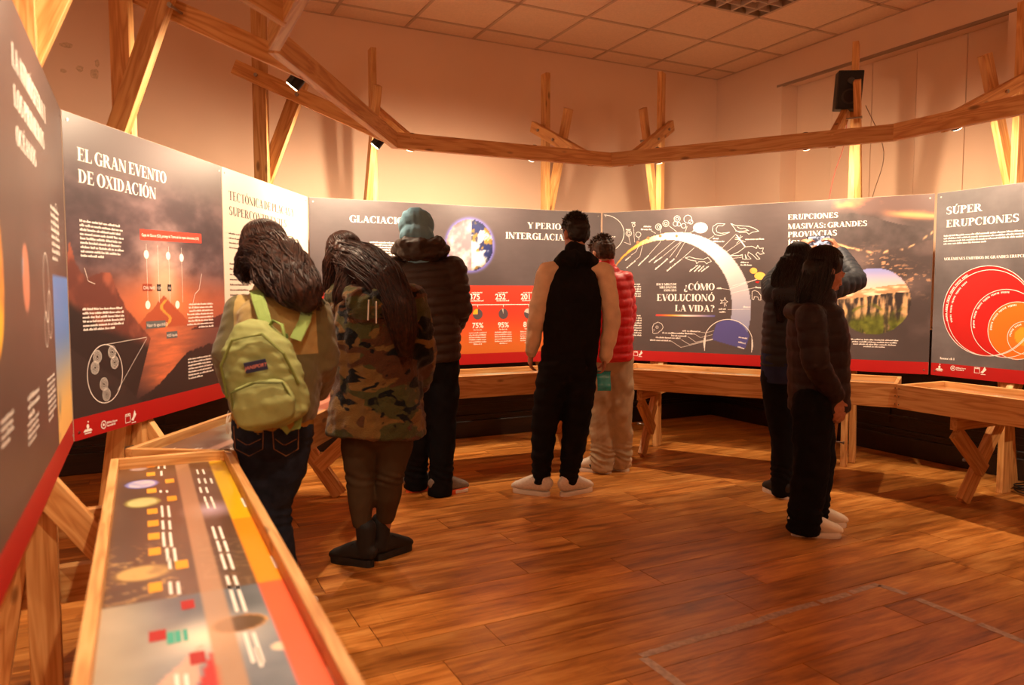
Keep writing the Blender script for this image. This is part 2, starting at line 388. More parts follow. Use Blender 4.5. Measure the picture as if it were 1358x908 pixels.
# display tables -----------------------------------------------------------
TZ, TH, TT = .715, .15, .024
TAB = []
def table(i, u0, u1, o0, o1, label):
    s = SEG[i]; c = s.pt((u0+u1)/2, (o0+o1)/2, 0)
    M = Matrix.Identity(4)
    for k in range(2): M[k][0] = s.d[k]; M[k][1] = -s.n[k]; M[k][3] = c[k]
    M[2][3] = TZ-TH
    t = empty('display_table', mat=M, label=label, cat='display table', group='shallow pine display tables in front of the panels')
    L, W = u1-u0, o1-o0
    def board(name, p0, p1, w):
        a, b = Vector(p0), Vector(p1)
        return MB().box(((b-a).length/2, 0, 0), ((b-a).length, w, TH)).build(name, PINE, t, bevel=.002, M=frame_mat(a, b-a))
    board('front_board', (-L/2, -W/2+TT/2, TH/2), (L/2, -W/2+TT/2, TH/2), TT)
    board('back_board', (-L/2, W/2-TT/2, TH/2), (L/2, W/2-TT/2, TH/2), TT)
    board('end_board', (-L/2+TT/2, -W/2+TT, TH/2), (-L/2+TT/2, W/2-TT, TH/2), TT)
    board('end_board', (L/2-TT/2, -W/2+TT, TH/2), (L/2-TT/2, W/2-TT, TH/2), TT)
    MB().box((0, 0, TH-.045), (L-2*TT, W-2*TT, .012)).build('base_sheet', PINE, t)
    mb = MB()
    for sx in (-1, 1):
        for z in (.025, .075, .125): mb.cyl((sx*(L/2-.012), -W/2-.0015, z), (sx*(L/2-.012), -W/2+.01, z), .0035, n=8)
    mb.build('screw', BLACK, t)
    TAB.append((t, M, L, W, i)); return t
table(0, SEG[0].L-2.52, SEG[0].L-.39, .137, .52, 'long pine display table in the foreground with yellow, orange and coral edge strip')
table(1, -.10, 1.98, .27, .70, 'pine display table behind the foreground one, below the panel on tectonic plates')
table(2, .44, 2.04, .30, .76, 'pine display table with knotty front below the glaciation panel')
table(3, .40, 2.303, .23, .71, 'pine display table with a leg visible below the panel on the evolution of life')
table(4, .28, 2.42, .265, .70, 'pine display table with dark knots below the super eruptions panel at right')
# ---------------------------------------------------------------- drawing helpers for printed things
def s2l(c): c = np.clip(c, 0, 1); return np.where(c <= .04045, c/12.92, ((c+.055)/1.055)**2.4)
def vnoise(U, V, seed=0):
    r = np.random.RandomState(seed); G = r.rand(64, 64)
    x = np.floor(U).astype(int); y = np.floor(V).astype(int); fx = U-x; fy = V-y
    fx = fx*fx*(3-2*fx); fy = fy*fy*(3-2*fy)
    g = lambda a, b: G[a % 64, b % 64]
    return (g(x, y)*(1-fx)+g(x+1, y)*fx)*(1-fy)+(g(x, y+1)*(1-fx)+g(x+1, y+1)*fx)*fy
def fbm(U, V, sc, seed=0, o=5):
    s = 0; a = .5
    for k in range(o): s = s+a*vnoise(U*sc+k*7.3, V*sc+k*3.1, seed+k); sc *= 2; a *= .5
    return s
def sst(a, b, x): t = np.clip((x-a)/(b-a), 0, 1); return t*t*(3-2*t)
def C3(r, g, b): return np.array([r, g, b])/255.
def mixc(A, B, t): t = t[..., None]; return A*(1-t)+B*t
def inpoly(U, V, P):
    c = np.zeros(U.shape, bool); n = len(P)
    for i in range(n):
        (x1, y1), (x2, y2) = P[i], P[(i+1) % n]
        if y1 == y2: continue
        c ^= ((y1 > V) != (y2 > V)) & (U < (x2-x1)*(V-y1)/(y2-y1)+x1)
    return c
PRINT, ntp, bpn = newmat('printed_ink'); at = N(ntp, 'ShaderNodeAttribute', attribute_name='ink'); ntp.links.new(at.outputs['Color'], bpn.inputs['Base Color'])
bpn.inputs['Roughness'].default_value = .42; bpn.inputs['Specular IOR Level'].default_value = .45
PRINTG, ntg, bpg = newmat('printed_ink_under_acrylic'); at = N(ntg, 'ShaderNodeAttribute', attribute_name='ink'); ntg.links.new(at.outputs['Color'], bpg.inputs['Base Color'])
bpg.inputs['Roughness'].default_value = .30; bpg.inputs['Coat Weight'].default_value = .35; bpg.inputs['Coat Roughness'].default_value = .12
def paint(name, u0, u1, v0, v1, res, fn, parent, z=0, mat=PRINT):
    nx = int((u1-u0)/res)+1; ny = int((v1-v0)/res)+1
    us = np.linspace(u0, u1, nx); vs = np.linspace(v0, v1, ny); U, V = np.meshgrid(us, vs)
    c = np.clip(fn(U, V), 0, 1)
    co = np.stack([U.ravel(), V.ravel(), np.full(U.size, z)], 1)
    i = np.arange((nx-1)*(ny-1)); r = i//(nx-1); q = i % (nx-1); a = r*nx+q
    F = np.stack([a, a+1, a+nx+1, a+nx], 1)
    me = bpy.data.meshes.new(name); me.vertices.add(len(co)); me.vertices.foreach_set('co', co.ravel())
    me.loops.add(F.size); me.loops.foreach_set('vertex_index', F.ravel()); me.polygons.add(len(F))
    me.polygons.foreach_set('loop_start', np.arange(len(F))*4); me.polygons.foreach_set('loop_total', np.full(len(F), 4)); me.update(calc_edges=True)
    at = me.color_attributes.new('ink', 'FLOAT_COLOR', 'POINT')
    at.data.foreach_set('color', np.concatenate([s2l(c.reshape(-1, 3)), np.ones((c.size//3, 1))], 1).ravel())
    me.materials.append(mat); o = bpy.data.objects.new(name, me); link(o, parent); return o
# --- a high-contrast display serif, drawn as polygons in units of the cap height
TK, TN, SF = .215, .05, .05
def g_rect(x0, y0, x1, y1): return [(x0, y0), (x1, y0), (x1, y1), (x0, y1)]
def g_stem(x, w=TK, y0=0, y1=1, e=.085, ser=3):
    o = [g_rect(x, y0, x+w, y1)]
    if ser & 1: o.append(g_rect(x-e, y0, x+w+e, y0+SF))
    if ser & 2: o.append(g_rect(x-e, y1-SF, x+w+e, y1))
    return o
def g_diag(x0, y0, x1, y1, w): return [[(x0-w/2, y0), (x0+w/2, y0), (x1+w/2, y1), (x1-w/2, y1)]]
def g_arc(cx, cy, rx, ry, a0, a1, w=TK, t=TN, n=14):
    out = []; P = []
    for k in range(n+1):
        a = math.radians(a0+(a1-a0)*k/n); c, s = math.cos(a), math.sin(a)
        P.append(((cx+rx*c, cy+ry*s), (cx+(rx-w)*c, cy+(ry-t)*s)))
    for k in range(n): out.append([P[k][0], P[k+1][0], P[k+1][1], P[k][1]])
    return out
def g_tri(x, y, dx, dy): return [[(x, y), (x+dx, y), (x+dx, y+dy)]]
def glyph(c):
    acc = {'Á': 'A', 'É': 'E', 'Í': 'I', 'Ó': 'O', 'Ú': 'U', 'Ñ': 'N'}
    if c in acc:
        p, w = glyph(acc[c])
        return p+([g_rect(w/2-.15, 1.07, w/2+.12, 1.13)] if c == 'Ñ' else [[(w/2-.09, 1.07), (w/2-.02, 1.07), (w/2+.16, 1.28), (w/2-.01, 1.28)]]), w
    if c == ' ': return [], .26
    if c == 'I': return g_stem(.1), .43
    if c in 'EFL':
        p = g_stem(.1, e=.085)
        if c != 'L': p += [g_rect(.3, 1-TN, .68, 1), [(.68, 1), (.68, .72), (.60, 1-TN)], g_rect(.3, .49, .54, .54), [(.54, .64), (.54, .39), (.47, .515)]]
        if c != 'F': p += [g_rect(.3, 0, .72, TN), [(.72, 0), (.72, .32), (.62, TN)]]
        return p, .78
    if c == 'T': return g_stem(.30, ser=1)+[g_rect(.02, 1-TN, .79, 1), [(.02, 1), (.02, .70), (.11, 1-TN)], [(.79, 1), (.79, .70), (.70, 1-TN)]], .82
    if c in 'PR':
        p = g_stem(.1)+g_arc(.38, .74, .34, .26, -90, 90)+[g_rect(.3, 1-TN, .38, 1), g_rect(.3, .48, .38, .48+TN)]
        if c == 'R': p += g_diag(.76, 0, .48, .48, TK)+[g_rect(.66, 0, .94, SF)]
        return p, .76 if c == 'P' else .93
    if c == 'D': return g_stem(.1)+g_arc(.36, .5, .48, .5, -90, 90, TK+.01)+[g_rect(.3, 0, .36, TN), g_rect(.3, 1-TN, .36, 1)], .90
    if c == 'O': return g_arc(.47, .5, .45, .53, 0, 360, TK+.02, n=28), .94
    if c in 'CG':
        p = g_arc(.47, .5, .45, .53, 55, 305, TK+.02, n=22)+[[(.74, .98), (.78, .98), (.78, .66), (.70, .80)]]
        if c == 'G': p += [g_rect(.62, .02, .62+TK*.9, .45), g_rect(.54, .42, .92, .46)]
        else: p += [[(.70, .20), (.78, .30), (.78, .26), (.70, .07)]]
        return p, .90
    if c == 'S':
        return g_arc(.36, .76, .30, .27, 40, 275, TK*.9, TN, 12)+g_arc(.36, .26, .32, .29, -140, 90, TK*.95, TN, 12)+[[(.22, .62), (.36, .48), (.52, .40), (.34, .58)], [(.62, .98), (.62, .70), (.54, .90)], [(.07, .02), (.07, .32), (.15, .10)]], .74
    if c == 'N': return g_stem(.12, TN, ser=3)+g_stem(.78, TN, ser=2)+g_diag(.74, 0, .17, 1, TK), .97
    if c == 'M': return g_stem(.12, TN)+g_stem(.92, TK)+g_diag(.56, 0, .20, 1, TK)+g_diag(.56, 0, .93, 1, TN), 1.24
    if c == 'A': return g_diag(.12, 0, .43, 1, TN)+g_diag(.72, 0, .42, 1, TK)+[g_rect(.24, .28, .60, .33), g_rect(0, 0, .24, SF), g_rect(.55, 0, .90, SF)], .90
    if c == 'V': return g_diag(.46, 0, .17, 1, TK)+g_diag(.47, 0, .76, 1, TN)+[g_rect(0, 1-SF, .34, 1), g_rect(.66, 1-SF, .88, 1)], .86
    if c == 'U': return g_stem(.1, y0=.28, ser=2)+g_stem(.68, TN, y0=.28, ser=2)+g_arc(.415, .30, .315, .33, 180, 360, TK*.8, TN), .86
    if c == 'Y': return g_stem(.34, y1=.45, ser=1)+g_diag(.45, .42, .17, 1, TK)+g_diag(.47, .42, .74, 1, TN)+[g_rect(0, 1-SF, .34, 1), g_rect(.62, 1-SF, .88, 1)], .88
    if c == 'X': return g_diag(.72, 0, .20, 1, TK)+g_diag(.16, 0, .72, 1, TN)+[g_rect(0, 0, .28, SF), g_rect(.56, 0, .90, SF), g_rect(.04, 1-SF, .36, 1), g_rect(.60, 1-SF, .86, 1)], .90
    if c == 'H': return g_stem(.1)+g_stem(.62)+[g_rect(.3, .48, .62, .53)], .94
    if c == '?': return g_arc(.33, .76, .28, .27, -60, 160, TK, TN, 12)+[g_rect(.27, .25, .33, .50)]+g_arc(.30, .09, .10, .10, 0, 360, .1, .1, 8), .66
    if c == '¿': return g_arc(.33, -.02, .28, .27, 120, 340, TK, TN, 12)+[g_rect(.33, .24, .39, .49)]+g_arc(.36, .65, .10, .10, 0, 360, .1, .1, 8), .66
    if c == ':': return g_arc(.18, .10, .10, .10, 0, 360, .1, .1, 8)+g_arc(.18, .58, .10, .10, 0, 360, .1, .1, 8), .36
    if c == '(': return g_arc(.5, .45, .42, .62, 130, 230, .1, TN, 8), .34
    if c == ')': return g_arc(-.1, .45, .42, .62, -50, 50, .1, TN, 8), .38
    return [], .3
def text_w(s): return sum(glyph(c)[1] for c in s)
INK_W = plain('white_ink', (.90, .84, .78, 1), .45); INK_D = plain('dark_brown_ink', (.05, .032, .028, 1), .5)
def polymesh(name, polys, mat, parent, z=.0012, smooth=False):
    mb = MB()
    for p in polys: mb.add([(x, y, z) for x, y in p], [tuple(range(len(p)))])
    return mb.build(name, mat, parent, fixn=False)
def title_polys(lines):
    """lines: (string, u_left, v_base, height, u_right)"""
    out = []
    for s, u0, v0, h, u1 in lines:
        sx = (u1-u0)/text_w(s); x = u0
        for c in s:
            P, w = glyph(c)
            for p in P: out.append([(x+a*sx, v0+b*h) for a, b in p])
            x += w*sx
    return out
def title(i, name, rows, mat, parent):
    for r in rows: title_row(i, name, [r], mat, parent)
def title_row(i, name, rows, mat, parent):
    """rows: (string, xl, y_base, y_top, xr, y_base_right) in photo positions on the panel plane"""
    L = []
    for s, xl, yb, yt, xr, ybr in rows:
        a = puv(i, xl, yb); t = puv(i, xl, yt); b = puv(i, xr, ybr)
        L.append((s, a[0], (a[1]+b[1])/2, t[1]-a[1], b[0]))
    return polymesh(name, title_polys(L), mat, parent)
def words(u0, u1, v, h, rng, slant=0):
    out = []; x = u0
    while x < u1-.004:
        wl = min(u1-x, h*rng.uniform(1.2, 5.5)); k = x
        while k < x+wl-.001:        # letters: small strokes with x-height variation
            cw = h*.52; hh = h*(.62 if rng.random() < .72 else .95)
            out.append(g_rect(k, v, min(k+cw*.72, x+wl), v+hh)); k += cw
        x += wl+h*.45
    return out
def body_text(i, xl, yt, xr, yb, n, parent, mat=INK_W, align='l', seed=0, fill=.62):
    a = puv(i, xl, yt); c = puv(i, xl, yb); b = puv(i, xr, yt)
    u0, u1, v1, v0 = a[0], b[0], a[1], c[1]; rng = random.Random(seed+int(xl*7)); P = []; st = (v1-v0)/n
    for k in range(n):
        w = (u1-u0)*(rng.uniform(.88, 1) if k < n-1 else rng.uniform(.4, .7))
        x0 = u0 if align == 'l' else (u1-w if align == 'r' else (u0+u1-w)/2)
        P += words(x0, x0+w, v1-st*(k+.8), st*fill, rng)
    o = polymesh('body_text', P, mat, parent); o['kind'] = 'stuff'; return o
def ribbon(P, w, closed=False):
    out = []; n = len(P); m = n if closed else n-1
    for k in range(m):
        a = Vector(P[k]); b = Vector(P[(k+1) % n]); d = b-a
        if d.length < 1e-6: continue
        d.normalize(); q = Vector((-d.y, d.x))*w/2; e = d*w*.3
        out.append([tuple(a-q-e), tuple(b-q+e), tuple(b+q+e), tuple(a+q-e)])
    return out
def circ(cx, cy, r, ry=None, n=40, a0=0, a1=360):
    ry = r if ry is None else ry
    return [(cx+r*math.cos(math.radians(a0+(a1-a0)*k/n)), cy+ry*math.sin(math.radians(a0+(a1-a0)*k/n))) for k in range(n+(0 if a1-a0 == 360 else 1))]
def bfont(name, s, u, v, size, mat, parent, align='LEFT', bold=.0, rot=0, z=.0013):
    cu = bpy.data.curves.new(name, 'FONT'); cu.body = s; cu.size = size; cu.offset = bold*size; cu.align_x = align
    tmp = bpy.data.objects.new(name, cu); COL.objects.link(tmp)
    dg = bpy.context.evaluated_depsgraph_get(); me = bpy.data.meshes.new_from_object(tmp.evaluated_get(dg)); bpy.data.objects.remove(tmp)
    me.materials.clear(); me.materials.append(mat); o = bpy.data.objects.new(name, me); link(o, parent); o.location = (u, v, z); o.rotation_euler = (0, 0, rot); return o
BOARD = plain('board_edge', (.55, .42, .32, 1), .6); RED = plain('red_ink', srgb(172, 20, 20), .45)
def panel(i, u0, u1, label):
    t = empty('exhibition_panel', mat=SEG[i].M, label=label, cat='exhibition panel', group='printed panels round the ring')
    MB().box(((u0+u1)/2, (PT-PB)/2, -.0065), (u1-u0-.004, PT-PB, .012)).build('board', BOARD, t, bevel=.0015)
    MB().box(((u0+u1)/2, .0425, .0004), (u1-u0-.006, .085, .0008)).build('red_band', RED, t)
    for uu in (u0+.03, u1-.03):
        for vv in (.03, PT-PB-.03): MB().cyl((uu, vv, 0), (uu, vv, .003), .0055, n=10).build('panel_screw', STEEL, t)
    return t
PH = PT-PB
def logos(i, spots, parent):
    for kind, x, y in spots:
        P = []; u, v = puv(i, x, y)
        if kind == 'a':
            P += [circ(u, v+.008, .008, .010, 10), [(u-.028, v-.012), (u+.028, v-.012), (u+.018, v-.002), (u-.018, v-.002)], g_rect(u-.02, v-.02, u+.02, v-.016), circ(u+.003, v+.026, .004, .004, 8)]
        elif kind == 'b':
            P += ribbon(circ(u, v, .015, n=16), .005, True)+[circ(u, v, .006, n=8)]+words(u+.022, u+.09, v, .009, random.Random(5))+words(u+.022, u+.075, v-.012, .009, random.Random(6))
        else:
            P += ribbon([(u-.022, v-.022), (u+.012, v-.022), (u+.012, v+.014), (u-.022, v+.014)], .003, True)+words(u-.018, u+.010, v+.004, .009, random.Random(2))
            P += [[(u+.018, v-.015), (u+.030, v-.004), (u+.044, v+.024), (u+.050, v+.010), (u+.056, v+.004), (u+.040, v-.012), (u+.034, v-.022)], g_rect(u+.02, v-.03, u+.05, v-.026)]
        polymesh('logo', P, INK_W, parent, z=.002)['kind'] = 'stuff'
def darkbg(U, V, base=C3(84, 72, 72)):
    n = fbm(U, V, 3, 5); n2 = fbm(U, V*4, 14, 9)
    return base[None, None]*.84*(.86+.30*n[..., None]+.06*n2[..., None])
# ---- panel 0: first oceans
t = panel(0, SEG[0].L-2.44, SEG[0].L, 'dark panel nearest the camera at left about the atmosphere and first oceans')
def f0(U, V):
    c = darkbg(U, V, C3(98, 74, 68))
    d = np.hypot((U-.86)/.13, (V-.60)/.17); pl = mixc(C3(250, 190, 50)[None, None]*np.ones(c.shape), C3(200, 120, 60)[None, None]*np.ones(c.shape), sst(.2, 1, fbm(U, V, 14, 3)))
    c = mixc(c, pl, sst(1.04, .96, d))
    d = np.hypot((U-1.32)/.062, (V-.60)/.085); pl = mixc(C3(120, 160, 190)[None, None]*np.ones(c.shape), C3(190, 120, 95)[None, None]*np.ones(c.shape), sst(1.30, 1.36, U+.3*fbm(U, V, 20, 2)-.1))
    c = mixc(c, pl, sst(1.04, .9, d))
    s = (U > 1.93) & (V < .62); tt = np.clip(V/.62, 0, 1)
    sk = mixc(C3(238, 190, 110)[None, None]*np.ones(c.shape), C3(84, 132, 205)[None, None]*np.ones(c.shape), sst(.25, .75, tt)); sk = mixc(sk, C3(60, 90, 120)[None, None]*np.ones(c.shape), sst(.55, .75, fbm(U, V, 9, 8))*sst(.5, .1, tt))
    return np.where(s[..., None], sk, c)
paint('printed_graphic', SEG[0].L-2.43, SEG[0].L-.004, .085, PH-.002, .012, f0, t, .0006)
title(0, 'title_lettering', [('LA ATMÓSFERA Y', 15.5, 89, 60, 60.5, 163), ('LOS PRIMEROS', 18, 140, 113, 58.5, 198), ('OCÉANOS', 21, 189, 165, 47.8, 223)], INK_W, t)
P = []
for cx, cy, r, ry in ((1.74, .58, .07, .10), (1.80, .50, .05, .07), (1.70, .46, .04, .05), (2.12, .80, .05, .06)): P += ribbon(circ(cx, cy, r, ry, 28), .004, True)
polymesh('line_drawing', P, INK_W, t)['kind'] = 'stuff'
for (x0, y0, x1, y1, n) in ((66, 268, 77, 345, 8), (62, 500, 73, 565, 8), (36, 523, 52, 560, 3), (36, 560, 52, 596, 4), (0, 555, 18, 600, 4)): body_text(0, x0, y0, x1, y1, n, t, fill=.7)
# ---- panel 1a: the great oxidation event
t = panel(1, 0.003, 1.240, 'dark panel with a glowing orange sunset over a mountain lake')
def f1(U, V):
    one = np.ones(U.shape+(3,))
    n = fbm(U, V*1.6, 4, 11); n2 = fbm(U, V*2.2, 11, 21)
    c = mixc(C3(62, 48, 55)*one, C3(122, 98, 102)*one, sst(.3, .8, n*.6+n2*.5))
    c = mixc(c, C3(96, 84, 84)*one, sst(.95, 1.15, V))
    # cloud glow and burst
    g = np.exp(-((U-.66)/.17)**2-((V-.70)/.16)**2)*(.35+1.1*n2); c = mixc(c, C3(236, 196, 186)*one, np.clip(g, 0, .95))
    low = sst(.70, .50, V)*sst(.30, .40, V); c = mixc(c, C3(206, 106, 74)*one, low*.85)
    g = np.exp(-((U-.66)/.28)**2-((V-.50)/.12)**2); c = mixc(c, C3(250, 140, 84)*one, np.clip(g*1.1, 0, .95))
    g = np.exp(-((U-.66)/.10)**2-((V-.60)/.09)**2); c = mixc(c, C3(255, 212, 176)*one, np.clip(g, 0, .8))
    # far volcano
    vh = .40+np.clip(.145-np.abs(U-.65)*.62, 0, 1)+.02*fbm(U, V*0, 20, 4); vol = (V < vh) & (V > .40); c = np.where(vol[..., None], C3(196, 92, 60)*one, c)
    lava = (np.abs(U-.65-.03*np.sin(V*60)-.03*(.54-V)*6) < .012) & (V < .53) & (V > .40); c = np.where(lava[..., None], C3(255, 176, 70)*one, c)
    # lake with reflection
    lake = V < .405; lc = mixc(C3(66, 48, 52)*one, C3(118, 76, 72)*one, sst(.1, .40, V)); rip = fbm(U, V*9, 8, 31)
    g = np.exp(-((U-(.70-.25*(.4-V)))/(.26-.30*(.4-V)))**2)*sst(.08, .2, V); lc = mixc(lc, C3(252, 132, 84)*one, np.clip(g*(.45+1.0*rip), 0, 1))
    c = np.where(lake[..., None], lc, c)
    # left mountains
    h1 = np.interp(U, [0, .02, .05, .11, .18, .26, .30, .36, .45, .53, .54], [.66, .76, .68, .62, .64, .645, .58, .50, .43, .362, 0]) + .018*(fbm(U, V*0, 26, 6)-.5)
    m = (V < h1) & (U < .535-np.clip(.364-V, 0, 1)*.5); mc = mixc(C3(112, 60, 52)*one, C3(176, 96, 74)*one, sst(.35, .7, fbm(U*1.5, V*1.2, 8, 41)))
    dk = sst(0, .05, np.interp(U, [0, .2, .53], [.56, .45, .355])-V); mc = mixc(mc, C3(48, 38, 38)*one, dk); c = np.where(m[..., None], mc, c)
    # right far ridge and right foreground rock
    h2 = np.interp(U, [.86, .95, 1.05, 1.12, 1.24], [.38, .40, .43, .435, .46]); m = (V < h2) & (V > .385) & (U > .86); c = np.where(m[..., None], C3(84, 48, 46)*one, c)
    h3 = np.interp(U, [.37, .5, .6, .72, .84, .92, 1.05, 1.24], [.085, .12, .155, .21, .275, .285, .30, .31])+.02*(fbm(U, V*0, 30, 8)-.5); m = (V < h3) & (U > .37); c = np.where(m[..., None], C3(44, 36, 38)*one, c)
    c = c
    h4 = np.interp(U, [0, .1, .3, .45], [.36, .30, .2, .085]); m = (V < h4) & (U < .45); c = np.where(m[..., None], C3(58, 46, 46)*one, c)
    return c*.80+.07*C3(150, 116, 108)
paint('printed_graphic', .005, 1.238, .085, PH-.002, .006, f1, t, .0006)
title(1, 'title_lettering', [('EL GRAN EVENTO', 102.2, 212, 194.5, 220.5, 243.5), ('DE OXIDACIÓN', 103.4, 241.9, 224.3, 207.2, 264)], INK_W, t)
body_text(1, 105, 289, 163, 341, 9, t, seed=1); body_text(1, 109, 407, 168, 440, 6, t, seed=2)
body_text(1, 247, 401, 282, 437, 8, t, align='r', seed=3); body_text(1, 249, 474, 283, 504, 7, t, seed=4)
P = ribbon(circ(.205, .238, .112, .118, 48), .0032, True)+ribbon([(.215, .356), (.50, .368)], .0016)+ribbon([(.28, .16), (.50, .362)], .0016)
for (cx, cy) in ((.15, .29), (.26, .30), (.20, .175)):
    a = .5 if cx < .2 else -.4
    for s in (-1, 1):
        for r in (.030, .024, .017, .009): P += ribbon(circ(cx+s*.018*math.sin(a), cy+s*.024*math.cos(a), r*.85, n=14), .0018, True)
for x in (.52, .61, .70, .812): P += ribbon([(x, .78), (x, .52)], .0018)
P += ribbon([(1.0, .66), (.97, .58), (.93, .56), (.90, .50)], .0022)+ribbon([(.10, .66), (.12, .61), (.16, .60)], .0018)
for x, y in ((.519, .734), (.695, .736), (.812, .733), (.518, .511), (.763, .508)): P += [circ(x, y, .019, n=18)]
polymesh('line_drawing', P, INK_W, t)['kind'] = 'stuff'
polymesh('caption_label', [[(.475, .842), (1.008, .862), (1.008, .815), (.475, .795)]], plain('label_red', srgb(214, 56, 36), .5), t, z=.0012)
bfont('caption_text', 'Capa de Ozono (O3) protege la Tierra de los rayos ultravioleta (UV)', .487, .812, .0176, INK_W, t, z=.0018, rot=.037, bold=.01)
DL = plain('label_dark', srgb(52, 44, 44), .5)
polymesh('caption_label', [g_rect(.482, .572, .556, .604)], plain('label_rust', srgb(150, 62, 40), .5), t)
polymesh('caption_label', [g_rect(.594, .572, .626, .604), g_rect(.682, .572, .714, .604)], DL, t)
polymesh('caption_label', [g_rect(.50, .405, .655, .438), g_rect(.66, .352, .755, .383)], plain('label_grey', srgb(92, 96, 98), .5), t)
bfont('caption_text', 'CH4, NH3', .487, .580, .020, INK_W, t, z=.002); bfont('caption_text', 'CO2', .596, .581, .016, INK_W, t, z=.002); bfont('caption_text', 'N2', .686, .581, .018, INK_W, t, z=.002)
bfont('caption_text', 'Vapor de agua (H2O)', .505, .414, .019, INK_W, t, z=.002); bfont('caption_text', 'H2O líquida', .664, .36, .018, INK_W, t, z=.002)
logos(1, [('a', 116, 568), ('b', 137, 563), ('c', 170, 553)], t)
# ---- panel 1b: plate tectonics (pale)
t = panel(1, 1.244, SEG[1].L-.012, 'cream coloured panel with dark lettering about plate tectonics')
def f1b(U, V): return darkbg(U, V, C3(232, 216, 200))/.99*1.0
paint('printed_graphic', 1.246, SEG[1].L-.014, .085, PH-.002, .03, lambda U, V: np.clip(C3(222, 206, 190)*np.ones(U.shape+(3,))*(1-.05*fbm(U, V, 3, 3)[..., None]), 0, 1), t, .0006)
title(1, 'title_lettering', [('TECTÓNICA DE PLACAS Y', 303, 266, 254, 390, 286.5), ('SUPERCONTINENTES', 303.5, 287, 275.6, 379.8, 299.5)], INK_D, t)
body_text(1, 303, 305, 330, 330, 4, t, INK_D, seed=7, fill=.4); body_text(1, 304, 345, 330, 470, 18, t, INK_D, seed=8, fill=.4)
body_text(1, 380, 345, 402, 440, 14, t, INK_D, seed=9, fill=.4)
# ---- panel 2: glaciations
t = panel(2, 0.004, SEG[2].L-.006, 'wide dark panel with a half frozen planet above a red and orange chart')
GC, GR = (1.235, .935), (.196, .200)
def f2(U, V):
    one = np.ones(U.shape+(3,)); c = darkbg(U, V, C3(92, 82, 84))
    r = np.hypot((U-GC[0])/GR[0], (V-GC[1])/GR[1])
    c = mixc(c, C3(112, 110, 205)*one, np.clip(sst(1.16, .98, r), 0, 1)*.85)
    n = fbm(U, V, 16, 51, 6); ice = mixc(C3(140, 126, 136)*one, C3(206, 196, 200)*one, sst(.3, .7, n))
    ea = mixc(C3(28, 40, 92)*one, C3(150, 120, 60)*one, sst(.50, .56, fbm(U, V, 9, 61))); ea = mixc(ea, C3(70, 92, 44)*one, sst(.56, .64, fbm(U, V, 13, 63))*.6); ea = mixc(ea, C3(205, 205, 212)*one, sst(.50, .62, fbm(U, V, 15, 71, 6)))
    e = np.where((U < GC[0]+.01)[..., None], ice, ea); e = e*(1-.25*sst(.8, 1, r))[..., None]
    c = np.where((r < 1)[..., None], e, c)
    red = V < .622; rc = mixc(C3(202, 104, 42)*one, C3(208, 58, 40)*one, sst(.12, .45, V)); return np.where(red[..., None], rc, c)
paint('printed_graphic', .006, SEG[2].L-.008, .085, PH-.002, .009, f2, t, .0006)
title(2, 'title_lettering', [('GLACIACIONES', 463.4, 294.5, 285.6, 560, 298)], INK_W, t)
title(2, 'title_lettering', [('Y PERIODOS', 699.4, 303.3, 295.5, 766.5, 304.6), ('INTERGLACIALES', 670.3, 317, 308.6, 767, 318.6)], INK_W, t)
body_text(2, 485, 319, 545, 342, 7, t, seed=11, align='r'); body_text(2, 470, 355, 520, 375, 5, t, seed=12)
polymesh('line_drawing', ribbon([(.15, .47), (2.3, .47)], .005)+sum([ribbon([(x, .47), (x, .452)], .004) for x in (.40, .70, 1.0, 1.297, 1.52, 1.747, 1.98)], []), INK_W, t)['kind'] = 'stuff'
PD = plain('pie_dark', srgb(78, 70, 74), .5); PY = plain('pie_yellow', srgb(244, 172, 40), .5); PGr = plain('pie_pale', srgb(196, 188, 176), .5)
for x, num, pc, frac, mt in ((.70, '445', '85%', .15, PGr), (1.297, '375', '75%', .25, PY), (1.52, '252', '95%', .05, PGr), (1.747, '201', '80%', .20, PGr)):
    polymesh('pie_chart', [circ(x, .396, .042, n=30)], PD, t)
    a1 = 90+360*frac; polymesh('pie_slice', [[(x, .396)]+circ(x, .396, .0425, n=12, a0=90, a1=a1)], mt, t, z=.0018)
    bfont('chart_number', num, x-.026, .512, .062, INK_W, t, 'CENTER', bold=.02); bfont('chart_number', pc, x, .288, .058, INK_W, t, 'CENTER', bold=.02)
    P = words(x-.05, x+.04, .562, .010, random.Random(3))+words(x-.06, x+.05, .497, .010, random.Random(4))+words(x-.035, x+.035, .268, .010, random.Random(8))
    for k in range(6): w = .075-(k == 5)*.04; P += words(x-w, x+w, .245-k*.018, .0105, random.Random(k+int(x*10)))
    polymesh('body_text', P, INK_W, t)['kind'] = 'stuff'
logos(2, [('a', 440, 485), ('b', 460, 483), ('c', 500, 483)], t)
